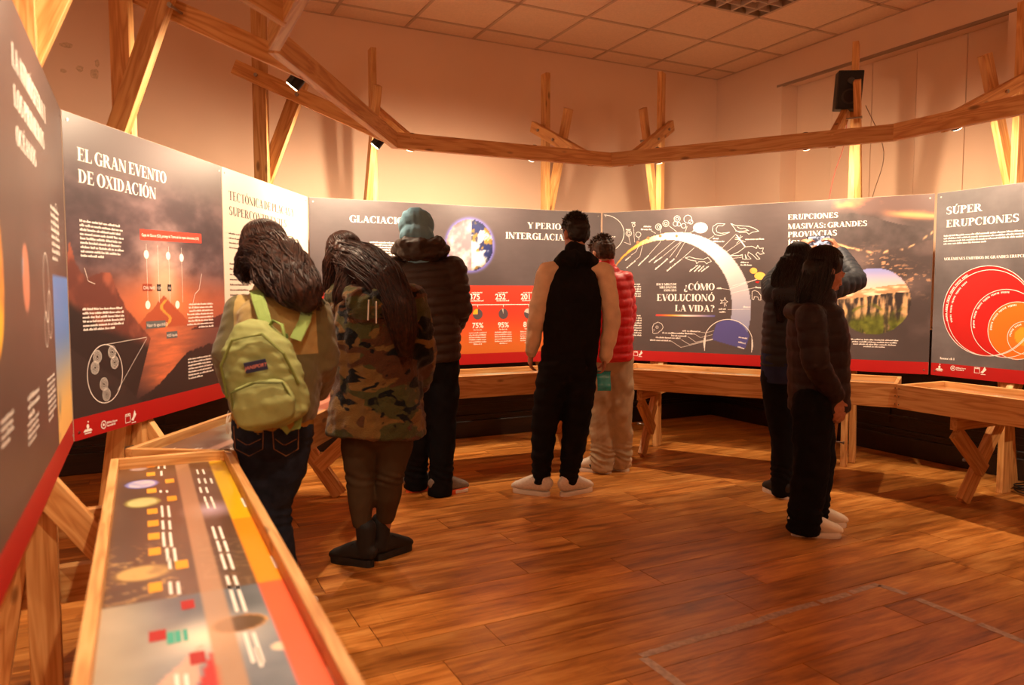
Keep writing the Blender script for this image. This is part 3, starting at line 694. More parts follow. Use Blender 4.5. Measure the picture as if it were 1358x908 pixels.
# ---- panel 3: how life evolved / large igneous provinces
t = panel(3, 0.006, SEG[3].L-.006, 'wide dark panel with a pale arch of life forms beside an erupting landscape')
def f3(U, V):
    one = np.ones(U.shape+(3,)); c = darkbg(U, V, C3(92, 80, 80))
    # arch
    ro = np.hypot(U-.63, V-.43); ri = np.hypot(U-.56, V-.45); arch = (ro < .62) & (ri > .545) & ((V > .36) | (U > 1)) & (V > .20) & (U > .12)
    s = np.degrees(np.arctan2(V-.44, -(U-.60)));  # 0 at left, 90 top, 180 right
    s = np.where(s < -90, s+360, s)
    ac = np.stack([np.interp(s, [30, 60, 80, 95, 130, 160, 180, 200], np.array([242, 246, 246, 250, 232, 190, 158, 132])/255.), np.interp(s, [30, 60, 80, 95, 130, 160, 180, 200], np.array([130, 170, 225, 246, 222, 184, 158, 138])/255.), np.interp(s, [30, 60, 80, 95, 130, 160, 180, 200], np.array([30, 70, 190, 240, 212, 188, 178, 176])/255.)], -1)
    c = np.where(arch[..., None], ac, c)
    # eruption landscape at right
    k = sst(1.78, 1.86, U)*sst(.10, .9, V+.4*(U-1.8)); n = fbm(U, V*1.3, 5, 81); n2 = fbm(U, V, 18, 91)
    L = mixc(C3(66, 56, 56)*one, C3(100, 84, 82)*one, sst(.35, .75, n))
    sky = sst(1.10, 1.16, V+.12*(U-2.1)+.03*n2); L = mixc(L, mixc(C3(98, 76, 72)*one, C3(214, 128, 84)*one, sst(.50, .78, fbm(U, V*2, 5, 95))), sky)
    hill = (V < np.interp(U, [1.8, 1.95, 2.1, 2.25, 2.46], [1.12, 1.135, 1.09, 1.04, 1.0])) & (V > np.interp(U, [1.8, 2.0, 2.2, 2.46], [.93, .90, .87, .93])); L = np.where(hill[..., None], C3(72, 62, 62)*one*(.75+.5*n2[..., None]), L)
    glow = np.exp(-((V-(1.13-.12*(U-2.1)))/(.006+.030*fbm(U, V, 9, 12)))**2)*sst(2.1, 2.3, U); L = mixc(L, C3(240, 150, 96)*one, np.clip(glow, 0, 1))
    riv = np.exp(-((V-np.interp(U, [1.80, 2.0, 2.15, 2.3, 2.46], [.93, .87, .84, .885, .99])-.05*(fbm(U, V*0, 12, 15)-.5))/(.004+.012*n2*n2))**2)*sst(.35, .6, fbm(U, V*0, 30, 19)+.25*(U < 2.0)); L = mixc(L, C3(226, 176, 128)*one, np.clip(riv, 0, 1))
    lv = sst(.60, .68, fbm(U*1.3, V*3, 30, 97))*np.exp(-((V-(.86-.55*(U-2.0)))/.07)**2)*sst(1.98, 2.1, U); L = mixc(L, C3(200, 150, 112)*one, lv*.8)
    c = mixc(c, L, np.clip(k, 0, 1)*(U > 1.80))
    # round landscape photograph with cliffs
    cx, cy, rr = 2.098, .503, .236; r = np.hypot(U-cx, V-cy); hz = .60+.025*np.sin((U-cx)*7)
    S_ = mixc(C3(218, 186, 176)*one, C3(132, 140, 198)*one, sst(.60, .74, V))
    cl = sst(.38, .66, vnoise(U*46+2*fbm(U, V, 10, 3), V*7, 7)*.45+.25*vnoise(U*110, V*18, 8)+.3*fbm(U, V, 30, 99)); Cc = mixc(C3(46, 40, 40)*one, C3(204, 162, 116)*one, cl)
    top = (V > hz-.055); Cc = np.where(top[..., None], mixc(C3(170, 132, 96)*one, C3(232, 204, 172)*one, sst(.4, .7, fbm(U, V*4, 14, 77))), Cc)
    gr = np.clip(sst(.44, .36, V+.12*(fbm(U, V, 14, 55)-.5))+.8*np.exp(-((V-.455-.03*np.sin(U*22))/.014)**2)*sst(.4, .6, fbm(U, V, 16, 5)), 0, 1); Cc = mixc(Cc, mixc(C3(52, 58, 22)*one, C3(128, 132, 52)*one, fbm(U, V, 34, 33)), gr*(1-.75*sst(.62, .72, vnoise(U*26+fbm(U, V, 9, 2)*2, V*2, 9))))
    ph = np.where((V > hz)[..., None], S_, Cc); c = np.where((r < rr)[..., None], ph, c)
    # blue section inside the small circle
    Z = lambda x, y: puv(3, 830+x/7.54, 360+y/7.54)
    bl = inpoly(U, V, [Z(*p) for p in ((905, 520), (985, 484), (1060, 484), (1130, 508), (1190, 560), (1238, 640), (1190, 775), (860, 680), (880, 600))]); c = np.where(bl[..., None], C3(80, 78, 138)*one, c)
    # gradient bar under the title
    a = Z(305, 430); b = Z(893, 452); bar = (U > a[0]) & (U < b[0]) & (V < a[1]) & (V > b[1]); q = (U-a[0])/(b[0]-a[0])
    bc = np.stack([np.interp(q, [0, .25, .5, .7, 1], np.array([226, 246, 245, 200, 82])/255.), np.interp(q, [0, .25, .5, .7, 1], np.array([50, 150, 228, 180, 82])/255.), np.interp(q, [0, .25, .5, .7, 1], np.array([50, 50, 215, 186, 150])/255.)], -1)
    return np.where(bar[..., None], bc, c)
paint('printed_graphic', .008, SEG[3].L-.008, .085, PH-.002, .0062, f3, t, .0006)
title(3, 'title_lettering', [('¿CÓMO', 906.8, 384.5, 375.8, 947.8, 384.5), ('EVOLUCIONÓ', 871, 399, 390.2, 947.8, 399), ('LA VIDA?', 895, 412.8, 404.4, 947.8, 412.8)], INK_W, t)
title(3, 'title_lettering', [('HACE MILES DE', 870.5, 378.2, 375.4, 897.5, 378.2), ('MILLONES DE', 874.5, 382.2, 379.4, 897.5, 382.2), ('AÑOS (MA)', 880, 386.2, 383.4, 897.5, 386.2)], INK_W, t)
title(3, 'title_lettering', [('ERUPCIONES', 1044.8, 290.6, 284, 1111.8, 289), ('MASIVAS: GRANDES', 1044.8, 302.6, 296, 1150.3, 300.4), ('PROVINCIAS', 1044.8, 314, 307, 1110.3, 312.4), ('ÍGNEAS', 1044.8, 325.6, 318.8, 1088, 324.3)], INK_W, t)
zf = lambda x, y: puv(3, 820+x/6.467, 280+y/6.467)
zs = lambda x, y: puv(3, 830+x/7.54, 360+y/7.54)
P = []
LW = .0030
def pl(z, pts, closed=False, w=LW):
    global P
    P += ribbon([z(*p) for p in pts], w, closed)
def zc(z, x, y, r, ry=None, w=LW):
    pl(z, circ(x, y, r, ry, 18), True, w)
pl(zf, [(1000, 120), (1060, 125), (1120, 130), (1165, 145), (1205, 170), (1150, 180), (1120, 197), (1100, 180), (1040, 182), (1010, 165), (985, 130), (965, 105)], True)
pl(zf, [(1020, 135), (1050, 150), (1080, 145), (1110, 160)]); pl(zf, [(1005, 170), (1060, 172), (1120, 165)])
pl(zf, [(915, 108), (850, 105), (812, 130), (808, 170), (830, 200), (870, 210), (920, 195), (955, 180), (880, 190), (845, 178), (838, 150), (855, 125), (895, 125)], True)
pl(zf, [(1015, 205), (1085, 300)], w=.008); pl(zf, [(1005, 222), (1045, 245), (1000, 240)]); pl(zf, [(1050, 205), (1035, 240), (1065, 215)]); pl(zf, [(1040, 250), (1015, 275)]); pl(zf, [(1050, 250), (1090, 262)])
pl(zf, [(960, 380), (1030, 350), (1090, 305), (1150, 300), (1185, 320), (1195, 292), (1212, 320), (1245, 315), (1235, 345), (1252, 362), (1215, 370), (1195, 350), (1180, 370), (1215, 408), (1190, 412), (1155, 375), (1115, 350), (1110, 378), (1138, 408), (1105, 412), (1088, 370), (1095, 412), (1065, 408), (1065, 370), (1030, 382)], True)
pl(zf, [(575, 400), (610, 390), (660, 405), (730, 412), (770, 395), (800, 430), (770, 440), (760, 452), (740, 432), (690, 432), (672, 450), (665, 427), (620, 420)], True)
for q in ((90, 190, 24), (132, 120, 12), (172, 200, 22), (345, 135, 26), (408, 105, 26), (505, 65, 26), (490, 108, 20), (597, 68, 34), (560, 125, 20), (622, 92, 18), (408, 105, 12), (90, 190, 12), (345, 135, 12), (520, 112, 16), (505, 65, 12)): zc(zf, *q)
P.append([zf(*p) for p in circ(705, 142, 62, 46, 20)])
pl(zf, [(640, 170), (660, 150)]); zc(zf, 690, 140, 18, 14)
for L_ in ([(180, 290), (150, 350), (110, 375)], [(215, 265), (185, 390), (150, 415)], [(360, 215), (360, 265), (265, 370)], [(490, 250), (330, 380)], [(530, 265), (385, 385)], [(540, 265), (440, 395)], [(570, 265), (495, 395)], [(650, 315), (555, 400)], [(105, 290), (90, 215)], [(140, 265), (130, 130)], [(175, 245), (178, 225)], [(320, 190), (280, 165)], [(360, 185), (362, 110)], [(500, 175), (435, 125)], [(570, 185), (590, 130)], [(600, 190), (660, 165)], [(770, 245), (820, 210)], [(885, 320), (1010, 195)], [(925, 350), (1070, 250)], [(970, 405), (1060, 395)], [(980, 640), (1200, 580)], [(1060, 380), (960, 378)], [(50, 265), (100, 285)]): pl(zf, L_, w=.0021)
for L_ in ([(920, 165), (1025, 178), (1310, 78)], [(1060, 215), (1300, 158)], [(1020, 380), (1240, 375)], [(750, 605), (800, 612), (880, 590)], [(685, 620), (745, 660), (865, 630)], [(620, 650), (700, 705), (870, 672)], [(555, 680), (635, 728), (870, 676)], [(455, 695), (550, 758), (870, 680)]): pl(zs, L_, w=.0021)
pl(zs, [(270, 600), (265, 560), (280, 525), (320, 505), (358, 520), (374, 555), (355, 590), (335, 598), (325, 612), (285, 620), (268, 612)], True); zc(zs, 312, 555, 12); pl(zs, [(280, 575), (285, 590)])
pl(zs, [(1262, 200), (1290, 188), (1325, 205), (1350, 240), (1350, 285), (1330, 285), (1320, 255), (1285, 250), (1280, 280), (1262, 275)], True)
pl(zs, [(985, 350), (985, 310), (945, 320), (965, 300), (945, 285), (980, 290), (990, 258), (1000, 290), (1020, 300), (995, 315), (1005, 345)])
C_ = puv(3, 965.5, 459.5); g = [p for p in circ(1.079, .165, .192, n=60) if p[1] > .088]; g.sort(key=lambda p: p[0]); P += ribbon(g, .0045)
g = [p for p in circ(.003, 1.06, .200, .162, 60) if p[0] > .012]; g.sort(key=lambda p: -p[1]); P += ribbon(g, .0035)
rg = random.Random(9)
def wl(z, a, b, h=.012):
    global P
    A, B = Vector(z(*a)), Vector(z(*b)); d = B-A; L = d.length; ang = math.atan2(d.y, d.x); ca, sa = math.cos(ang), math.sin(ang)
    P += [[(A.x+x*ca-y*sa, A.y+x*sa+y*ca) for x, y in p] for p in words(0, L, -h/2, h, rg)]
for a, b in (((60, 420), (105, 385)), ((70, 485), (150, 420)), ((170, 465), (262, 375)), ((262, 435), (325, 385)), ((305, 440), (375, 390)), ((315, 498), (430, 400)), ((440, 440), (490, 400)), ((415, 512), (545, 405)), ((610, 515), (680, 460)), ((650, 515), (705, 465)), ((685, 515), (735, 465)), ((710, 515), (775, 470)),
             ((65, 155), (105, 155)), ((112, 97), (148, 97)), ((218, 130), (285, 130)), ((195, 155), (285, 155)), ((812, 233), (860, 233)), ((812, 258), (910, 258)), ((1090, 240), (1250, 236)), ((1050, 437), (1120, 437)), ((1050, 460), (1155, 460))): wl(zf, a, b)
for a, b in (((565, 590), (745, 598)), ((365, 610), (685, 620)), ((455, 637), (615, 645)), ((300, 655), (545, 665)), ((243, 682), (450, 690)), ((910, 165), (958, 165)), ((928, 373), (1000, 373)), ((935, 402), (998, 402)), ((1130, 652), (1215, 668)), ((1125, 700), (1195, 718)), ((1120, 748), (1185, 768)), ((1175, 352), (1245, 352)), ((1298, 155), (1350, 160))): wl(zs, a, b, .013)
polymesh('line_drawing', P, INK_W, t)['kind'] = 'stuff'
DK = plain('duckling_yellow', srgb(236, 178, 84), .5)
polymesh('duckling_picture', [[zf(*p) for p in circ(1160, 510, 32, 26, 14)], [zf(*p) for p in circ(1215, 555, 48, 34, 14)], [zf(*p) for p in ((1125, 510), (1140, 525), (1150, 500))]], DK, t, z=.0018)
polymesh('duckling_picture', [[zf(*p) for p in ((1180, 600), (1215, 600), (1200, 618), (1175, 612))]], RED, t, z=.0018)
polymesh('marker_dot', [[zf(*p) for p in circ(x, y, 13, 13, 12)] for x, y in ((168, 268), (258, 232), (360, 212), (500, 212))], plain('dot_rust', srgb(196, 110, 70), .5), t, z=.0018)
for (x0, y0, x1, y1, n) in ((820, 375, 850, 394, 6), (820, 416, 851, 445, 9)): body_text(3, x0, y0, x1, y1, n, t, align='r', seed=21)
body_text(3, 1128, 448, 1192, 460, 4, t, align='c', seed=22); body_text(3, 808, 312, 816, 319, 2, t)
body_text(3, 1044, 345, 1085, 372, 6, t, seed=23)
logos(3, [('a', 812, 467), ('c', 844, 468)], t)
# ---- panel 4: super eruptions
t = panel(4, 0.006, 2.43, 'dark grey panel at far right with nested red and orange circles')
CR = [((.37, .448), .289, C3(168, 20, 20)), ((.385, .435), .276, C3(182, 26, 22)), ((.49, .372), .214, C3(184, 24, 22)), ((.565, .330), .178, C3(220, 108, 28)), ((.61, .288), .10, C3(222, 112, 32)), ((.61, .298), .058, C3(232, 150, 42))]
def f4(U, V):
    one = np.ones(U.shape+(3,)); c = darkbg(U, V, C3(104, 98, 100)); n = fbm(U*1.2, V, 6, 77); c = c*(.85+.4*n[..., None])
    for (cx, cy), r, col in CR: c = np.where((np.hypot(U-cx, V-cy) < r)[..., None], col*one, c)
    return c
paint('printed_graphic', .008, 1.45, .085, PH-.002, .0075, f4, t, .0006); paint('printed_graphic', 1.45, 2.428, .085, PH-.002, .03, f4, t, .0006)
title(4, 'title_lettering', [('SÚPER', 1254.7, 284, 274.2, 1302.8, 280), ('ERUPCIONES', 1254.8, 301, 291.6, 1352, 293.8)], INK_W, t)
title(4, 'title_lettering', [('VOLÚMENES EMITIDOS DE GRANDES ERUPCIONES', 1252, 344.8, 341.4, 1373, 340.6)], INK_W, t)
P = []
for k, ((cx, cy), r, col) in enumerate(CR):
    if k != 5: P += ribbon(circ(cx, cy, r, n=72), .0036, True)
for (cx, cy), r, a0, a1 in (((.37, .448), .268, 195, 118), ((.385, .435), .250, 195, 125), ((.49, .372), .197, 190, 80), ((.565, .33), .160, 180, 88), ((.61, .288), .085, 175, 100)):
    k = 0; N_ = int(abs(a1-a0)*r*math.pi/180/.009)
    for k in range(N_):
        if k % 7 == 6: continue
        a = math.radians(a0+(a1-a0)*k/N_); c_, s_ = math.cos(a), math.sin(a); q = random.Random(k).uniform(.004, .008)
        P.append([(cx+(r-q)*c_-.0025*s_, cy+(r-q)*s_+.0025*c_), (cx+(r-q)*c_+.0025*s_, cy+(r-q)*s_-.0025*c_), (cx+(r+.005)*c_+.0025*s_, cy+(r+.005)*s_-.0025*c_), (cx+(r+.005)*c_-.0025*s_, cy+(r+.005)*s_+.0025*c_)])
polymesh('line_drawing', P, INK_W, t, z=.0018)['kind'] = 'stuff'
body_text(4, 1252, 311, 1372, 325, 4, t, seed=31); body_text(4, 1247, 472, 1286, 477, 1, t, seed=32)
logos(4, [('a', 1246, 488), ('b', 1264, 488), ('c', 1297, 490)], t)
# ---------------------------------------------------------------- printed sheets in the tables
def tuv(k, x, y, z=None):
    M = TAB[k][1]; p = px_z(x, y, TZ-.032 if z is None else z); q = M.inverted() @ p; return (q.x, q.y)
TS = TH-.036
def bars(k, lst, name, mat, z=TS+.0006):
    mb = MB()
    for x, y, du, dv in lst:
        q = tuv(k, x, y)
        q_ = [(q[0]-du/2, q[1]-dv/2), (q[0]+du/2, q[1]-dv/2), (q[0]+du/2, q[1]+dv/2), (q[0]-du/2, q[1]+dv/2)]
        mb.add([(a, b, z) for a, b in q_], [(0, 1, 2, 3)])
    o = mb.build(name, mat, TAB[k][0], fixn=False); o['kind'] = 'stuff'; return o
t0, M0, L0, W0, _ = TAB[0]
def ft0(U, V):
    one = np.ones(U.shape+(3,)); n = fbm(U, V, 5, 7)
    c = mixc(C3(76, 52, 40)*one, C3(108, 76, 56)*one, n)
    xe = tuv(0, 245, 787)[0]                       # line between brown and blue halves
    xe = xe+.10*(V-0)*0
    blue = mixc(C3(84, 92, 104)*one, C3(140, 146, 156)*one, sst(.3, .7, fbm(U, V, 4, 17)))
    cx, cy = tuv(0, 275, 840); d = np.hypot(U-cx, V-cy); blue = mixc(blue, C3(255, 236, 214)*one, np.exp(-(d/.075)**2)); blue = mixc(blue, C3(214, 190, 150)*one, sst(.02, .16, V)*.6)
    tex = np.abs(np.sin((fbm(U, V, 7, 23))*26)); br = mixc(c, C3(196, 156, 98)*one, (tex < .18)*sst(xe+.42, xe+.30, U)*sst(0, .05, V)*.8)
    br = mixc(br, C3(146, 116, 88)*one, (tex < .3)*sst(xe+.42, xe+.30, U)*(V < -.02)*.6)
    c = np.where((U < xe)[..., None], blue, br)
    for (x, y, a, b_, col, col2) in ((188, 640, .055, .045, C3(226, 214, 226), C3(120, 128, 214)), (189, 664, .055, .045, C3(214, 206, 140), C3(150, 140, 70)), (184, 620, .03, .028, C3(190, 176, 180), C3(150, 130, 130)), (189, 757, .05, .058, C3(206, 170, 104), C3(128, 96, 56))):
        q = tuv(0, x, y); r = np.hypot((U-q[0])/a, (V-q[1])/b_); c = mixc(c, col2*one, sst(1.1, .98, r)); c = mixc(c, mixc(col*one, col2*one, sst(.4, .8, fbm(U, V, 30, 6))*.6), sst(.92, .8, r))
    q = tuv(0, 280, 673); r = np.hypot((U-q[0])/.11, (V-q[1])/.09); c = mixc(c, C3(206, 186, 216)*one, np.clip(1-r, 0, 1)*.9)
    q = tuv(0, 318, 823); r = np.hypot((U-q[0])/.036, (V-q[1])/.046); c = mixc(c, C3(214, 150, 84)*one, sst(1.1, 1.0, r)); c = mixc(c, C3(96, 66, 40)*one, sst(.98, .9, r))
    q = tuv(0, 373, 853); r = np.hypot((U-q[0])/.016, (V-q[1])/.016); c = mixc(c, C3(240, 216, 190)*one, sst(1.1, .95, r))
    red = inpoly(U, V, [tuv(0, *p) for p in ((280, 860), (262, 908), (300, 908))]); c = np.where(red[..., None], C3(196, 52, 52)*one, c)
    pk = inpoly(U, V, [tuv(0, *p) for p in ((268, 850), (205, 908), (262, 908))]); c = np.where(pk[..., None], C3(222, 176, 160)*one, c)
    b0 = tuv(0, 237, 606)[1]; b1 = tuv(0, 345, 908)[1]*0+tuv(0, 283, 780)[1]; bm_ = (b0+b1)/2
    band = np.abs(V-bm_) < .020; c = mixc(c, C3(190, 146, 112)*one, band*.8)
    e0 = tuv(0, 288, 605)[1]; strip = V < -W0/2+TT+.050
    sc = np.where((U > tuv(0, 335, 683)[0])[..., None], C3(232, 186, 20)*one, np.where((U > tuv(0, 372, 765)[0])[..., None], C3(244, 150, 24)*one, C3(236, 98, 58)*one))
    return np.where(strip[..., None], sc, c)
paint('printed_sheet', -L0/2+TT, L0/2-TT, -W0/2+TT, W0/2-TT, .006, ft0, t0, TS, PRINTG)
OR = plain('orange_square', srgb(238, 160, 40), .5)
bars(0, [(200, 616, .055, .026), (200, 627, .055, .026), (225, 636, .055, .026), (201, 649, .055, .026), (228, 659, .055, .026), (202, 676, .055, .026), (203, 692, .055, .026), (204, 709, .055, .026), (205, 729, .055, .026), (241, 746, .055, .026), (206, 776, .055, .026)], 'square_label', OR)
bars(0, [(249, 799, .045, .024), (209, 840, .045, .028), (262, 869, .045, .024)], 'square_label', RED)
TQ = plain('teal_ink', srgb(60, 170, 150), .5); bars(0, [(226, 843, .05, .012), (236, 841, .05, .010), (246, 839, .05, .008)], 'square_label', TQ)
lst = []
for x, y, n, l in ((210, 615, 2, .05), (214, 626, 1, .03), (213, 650, 2, .012), (215, 676, 2, .05), (216, 694, 2, .035), (217, 713, 2, .05), (222, 733, 2, .04), (225, 745, 1, .03), (226, 777, 2, .03), (262, 624, 2, .03), (264, 636, 3, .03), (266, 648, 2, .03), (272, 660, 2, .025), (275, 668, 2, .03), (284, 704, 2, .045), (290, 722, 2, .035), (296, 742, 2, .045), (303, 770, 2, .035), (309, 790, 2, .06), (330, 855, 2, .05), (343, 868, 1, .03), (235, 905, 2, .03)):
    for k in range(n): lst.append((x+k*7.5*(1+(y-600)/420), y, l*2.4, .0062))
bars(0, lst, 'printed_text', INK_W)
bars(0, [(325, 664, .10, .014), (331, 670, .07, .009), (366, 742, .08, .014), (374, 750, .06, .010), (446, 893, .07, .016)], 'printed_text', INK_W)
def sheet(k, seed, hue):
    t_, M_, L_, W_, _ = TAB[k]
    def f(U, V):
        one = np.ones(U.shape+(3,)); n = fbm(U, V, 5, seed); c = mixc(hue*.75*one, hue*1.15*one, n)
        c = mixc(c, C3(206, 158, 138)*one, (np.abs(V+.02) < .022)*.8); q = sst(.55, .68, fbm(U, V, 3, seed+3)); c = mixc(c, C3(160, 190, 180)*one, q*.6)
        s = V < -W_/2+TT+.045; hue2 = np.where((U < -L_/6)[..., None], C3(236, 96, 60)*one, np.where((U < L_/4)[..., None], C3(240, 130, 90)*one, C3(226, 60, 50)*one))
        return np.where(s[..., None], hue2, c)
    paint('printed_sheet', -L_/2+TT, L_/2-TT, -W_/2+TT, W_/2-TT, .015, f, t_, TS, PRINTG)
    rg2 = random.Random(seed); Pp = []
    for a in range(26):
        x = rg2.uniform(-L_/2+.08, L_/2-.12); y = rg2.choice([-.09, -.06, .04, .09, .13]); x1 = x+rg2.uniform(.04, .10)
        for q in range(rg2.randint(1, 3)): Pp += words(x, x1, y-q*.014, .010, rg2)
    polymesh('printed_text', Pp, INK_W, t_, z=TS+.0006)['kind'] = 'stuff'
sheet(1, 41, C3(112, 84, 74)); sheet(2, 42, C3(150, 118, 88)); sheet(3, 43, C3(160, 122, 92)); sheet(4, 44, C3(190, 130, 80))
polymesh('printed_text', [[(x+.03*math.cos(a)*r, .04+.05*math.sin(a)*r) for a, r in [(k/16*math.pi-.5*math.pi, 1.0) for k in range(17)]+[(k/16*math.pi-.5*math.pi, .7) for k in range(16, -1, -1)]] for x in (-.42, -.36, -.30)], plain('cream_ink', srgb(236, 214, 150), .5), TAB[1][0], z=TS+.0008)
# ---------------------------------------------------------------- people
def WP(x, y, Y): 
    r = px_ray(x, y); t = Y/r.y; return Vector((r.x*t, Y, CAM_Z+r.z*t))
def wob(co, sc, seed, n=5):
    r = np.random.RandomState(seed); s = 0
    for k in range(n):
        q = r.randn(3)*sc*(1+.5*k); s = s+np.sin(co @ q+r.rand()*6.28)/(1+.4*k)
    return s/2.2
def fuse(mb, name, mat, parent, voxel=.009, smooth=4, disp=None, dec=None, M=None):
    me = mb.mesh('tmp'); tmp = bpy.data.objects.new('tmp', me); COL.objects.link(tmp)
    m = tmp.modifiers.new('r', 'REMESH'); m.mode = 'VOXEL'; m.voxel_size = voxel; m.use_smooth_shade = True
    if smooth: q = tmp.modifiers.new('s', 'SMOOTH'); q.factor = .5; q.iterations = smooth
    if dec: d = tmp.modifiers.new('d', 'DECIMATE'); d.ratio = dec
    dg = bpy.context.evaluated_depsgraph_get(); out = bpy.data.meshes.new_from_object(tmp.evaluated_get(dg))
    bpy.data.objects.remove(tmp); out.name = name
    if disp is not None:
        n = len(out.vertices); co = np.empty(n*3); out.vertices.foreach_get('co', co); co = co.reshape(-1, 3)
        no = np.empty(n*3); out.vertex_normals.foreach_get('vector', no); no = no.reshape(-1, 3)
        co = co+no*disp(co)[:, None]; out.vertices.foreach_set('co', co.ravel()); out.update()
    out.polygons.foreach_set('use_smooth', [True]*len(out.polygons))
    out.materials.clear()
    for mm in (mat if isinstance(mat, (list, tuple)) else [mat]): out.materials.append(mm)
    o = bpy.data.objects.new(name, out); link(o, parent)
    if M is not None: o.matrix_basis = M
    return o
def bone_param(co, chains):
    """arclength along the nearest of the chains (list of (points, radius))"""
    best = np.full(len(co), 1e9); S_ = np.zeros(len(co)); W = np.zeros(len(co), int)
    for ci, (pts, rad) in enumerate(chains):
        L = 0
        for a, b in zip(pts[:-1], pts[1:]):
            a = np.array(a); b = np.array(b); d = b-a; l = np.linalg.norm(d); t = np.clip(((co-a) @ d)/(l*l), 0, 1)
            q = np.linalg.norm(co-(a+t[:, None]*d), axis=1)/rad; m = q < best
            best[m] = q[m]; S_[m] = L+t[m]*l; W[m] = ci; L += l
    return S_, W
def quilt(chains, pitch=.065, amp=.011, fold=.004, seed=1):
    def f(co):
        s, w_ = bone_param(co, chains); q = np.abs(np.sin(np.pi*(s+.004*wob(co, 14, seed+5))/pitch))
        return amp*(np.power(q, .45)-.75)+fold*wob(co, 22, seed)*.6+.0015*wob(co, 80, seed+3)
    return f
def folds(chains=None, amp=.006, seed=1, knees=None, sc=16):
    def f(co):
        d = amp*wob(co*np.array([1, 1, 1.7]), sc, seed)*.7+amp*.35*wob(co, sc*3, seed+2)
        if knees:
            for z, s_, a in knees: d = d+a*np.exp(-((co[:, 2]-z)/s_)**2)*np.sin((co[:, 2]+.25*co[:, 0]+.02*wob(co, 12, seed+9))*2*np.pi/.038)
        return d
    return f
SKIN, nts, bs = newmat('skin'); bs.inputs['Base Color'].default_value = srgb(176, 118, 88); bs.inputs['Roughness'].default_value = .5; bs.inputs['Subsurface Weight'].default_value = .08; bs.inputs['Subsurface Radius'].default_value = (.02, .008, .004)
tc_ = N(nts, 'ShaderNodeTexCoord'); nz = N(nts, 'ShaderNodeTexNoise', i_Scale=60.0, i_Detail=3.0); nts.links.new(tc_.outputs['Object'], nz.inputs['Vector'])
rr_ = ramp(nts, [(.3, srgb(164, 106, 78)), (.7, srgb(186, 128, 98))]); nts.links.new(nz.outputs['Fac'], rr_.inputs['Fac']); nts.links.new(rr_.outputs['Color'], bs.inputs['Base Color'])
def hairmat(name, c0, c1):
    m, nt, b = newmat(name); tc = N(nt, 'ShaderNodeTexCoord'); n = N(nt, 'ShaderNodeTexNoise', i_Scale=55.0, i_Detail=2.0); nt.links.new(tc.outputs['Object'], n.inputs['Vector'])
    r = ramp(nt, [(.35, c0), (.7, c1)]); nt.links.new(n.outputs['Fac'], r.inputs['Fac']); nt.links.new(r.outputs['Color'], b.inputs['Base Color'])
    b.inputs['Roughness'].default_value = .48; b.inputs['Specular IOR Level'].default_value = .32; b.inputs['Anisotropic'].default_value = .5; return m
HAIR_B = hairmat('black_hair', srgb(14, 10, 9), srgb(30, 21, 18)); HAIR_D = hairmat('dark_brown_hair', srgb(30, 17, 13), srgb(66, 38, 27)); HAIR_R = hairmat('brown_hair', srgb(34, 18, 12), srgb(66, 34, 20))
def cloth(name, col, noise=.12, ns=12, rough=.9, bump=.35, bscale=420, sheen=.0): return plain(name, col, rough, noise, ns, bump, bscale, sheen=sheen, spec=.15)
EYEW = plain('eye_white', (.75, .7, .66, 1), .2); IRIS = plain('iris', srgb(40, 24, 16), .15)
def hand(mb, wrist, f, n, side, curl=.5, sc=1.0, spread=.12):
    """f: forearm direction, n: palm normal (fingers curl towards it), side: thumb direction"""
    f = f.normalized(); n = (n-f*n.dot(f)).normalized(); s = (side-f*side.dot(f)-n*side.dot(n)).normalized()
    w = wrist
    mb.sweep([w-f*.02*sc, w+f*.015*sc, w+f*.05*sc, w+f*.088*sc], [.026*sc, .030*sc, .039*sc, .038*sc], [.019*sc, .017*sc, .015*sc, .012*sc], ref=s, n=12)
    for k, (o, L, r) in enumerate(((.029, .070, .0088), (.010, .079, .0092), (-.010, .073, .0088), (-.028, .056, .0078))):
        p = w+f*(.088-.004*abs(k-1))*sc+s*o*sc; a = .15+curl*.5; pts = [p-f*.02*sc, p]; d0 = (f+s*spread*(1.2-k*.8)*.5).normalized()
        for q, fr in enumerate((.45, .31, .24)):
            d = (d0*math.cos(a)+n*math.sin(a)).normalized(); p = p+d*L*fr*sc; pts.append(p); a += curl*(.75 if q == 0 else .55)
        mb.sweep(pts, [r*sc, r*sc, r*.97*sc, r*.9*sc, r*.75*sc], ref=s, n=8)
    p = w+f*.022*sc+s*.026*sc; d = (f*.62+s*.72+n*.22).normalized(); d2 = (f*.86+s*.28+n*(.2+.4*curl)).normalized(); d3 = (f*.8+n*(.3+.6*curl)).normalized()
    mb.sweep([p-d*.012*sc, p+d*.025*sc, p+d*.042*sc+d2*.012*sc, p+d*.042*sc+d2*.032*sc, p+d*.042*sc+d2*.032*sc+d3*.022*sc], [.014*sc, .0135*sc, .011*sc, .0105*sc, .008*sc], ref=n, n=8)
def head_R(fwd, roll=0):
    y = Vector(fwd).normalized(); x = y.cross(Vector((0, 0, 1))).normalized(); z = x.cross(y)
    R = Matrix((x, y, z)).transposed(); return R @ Matrix.Rotation(roll, 3, 'Y')
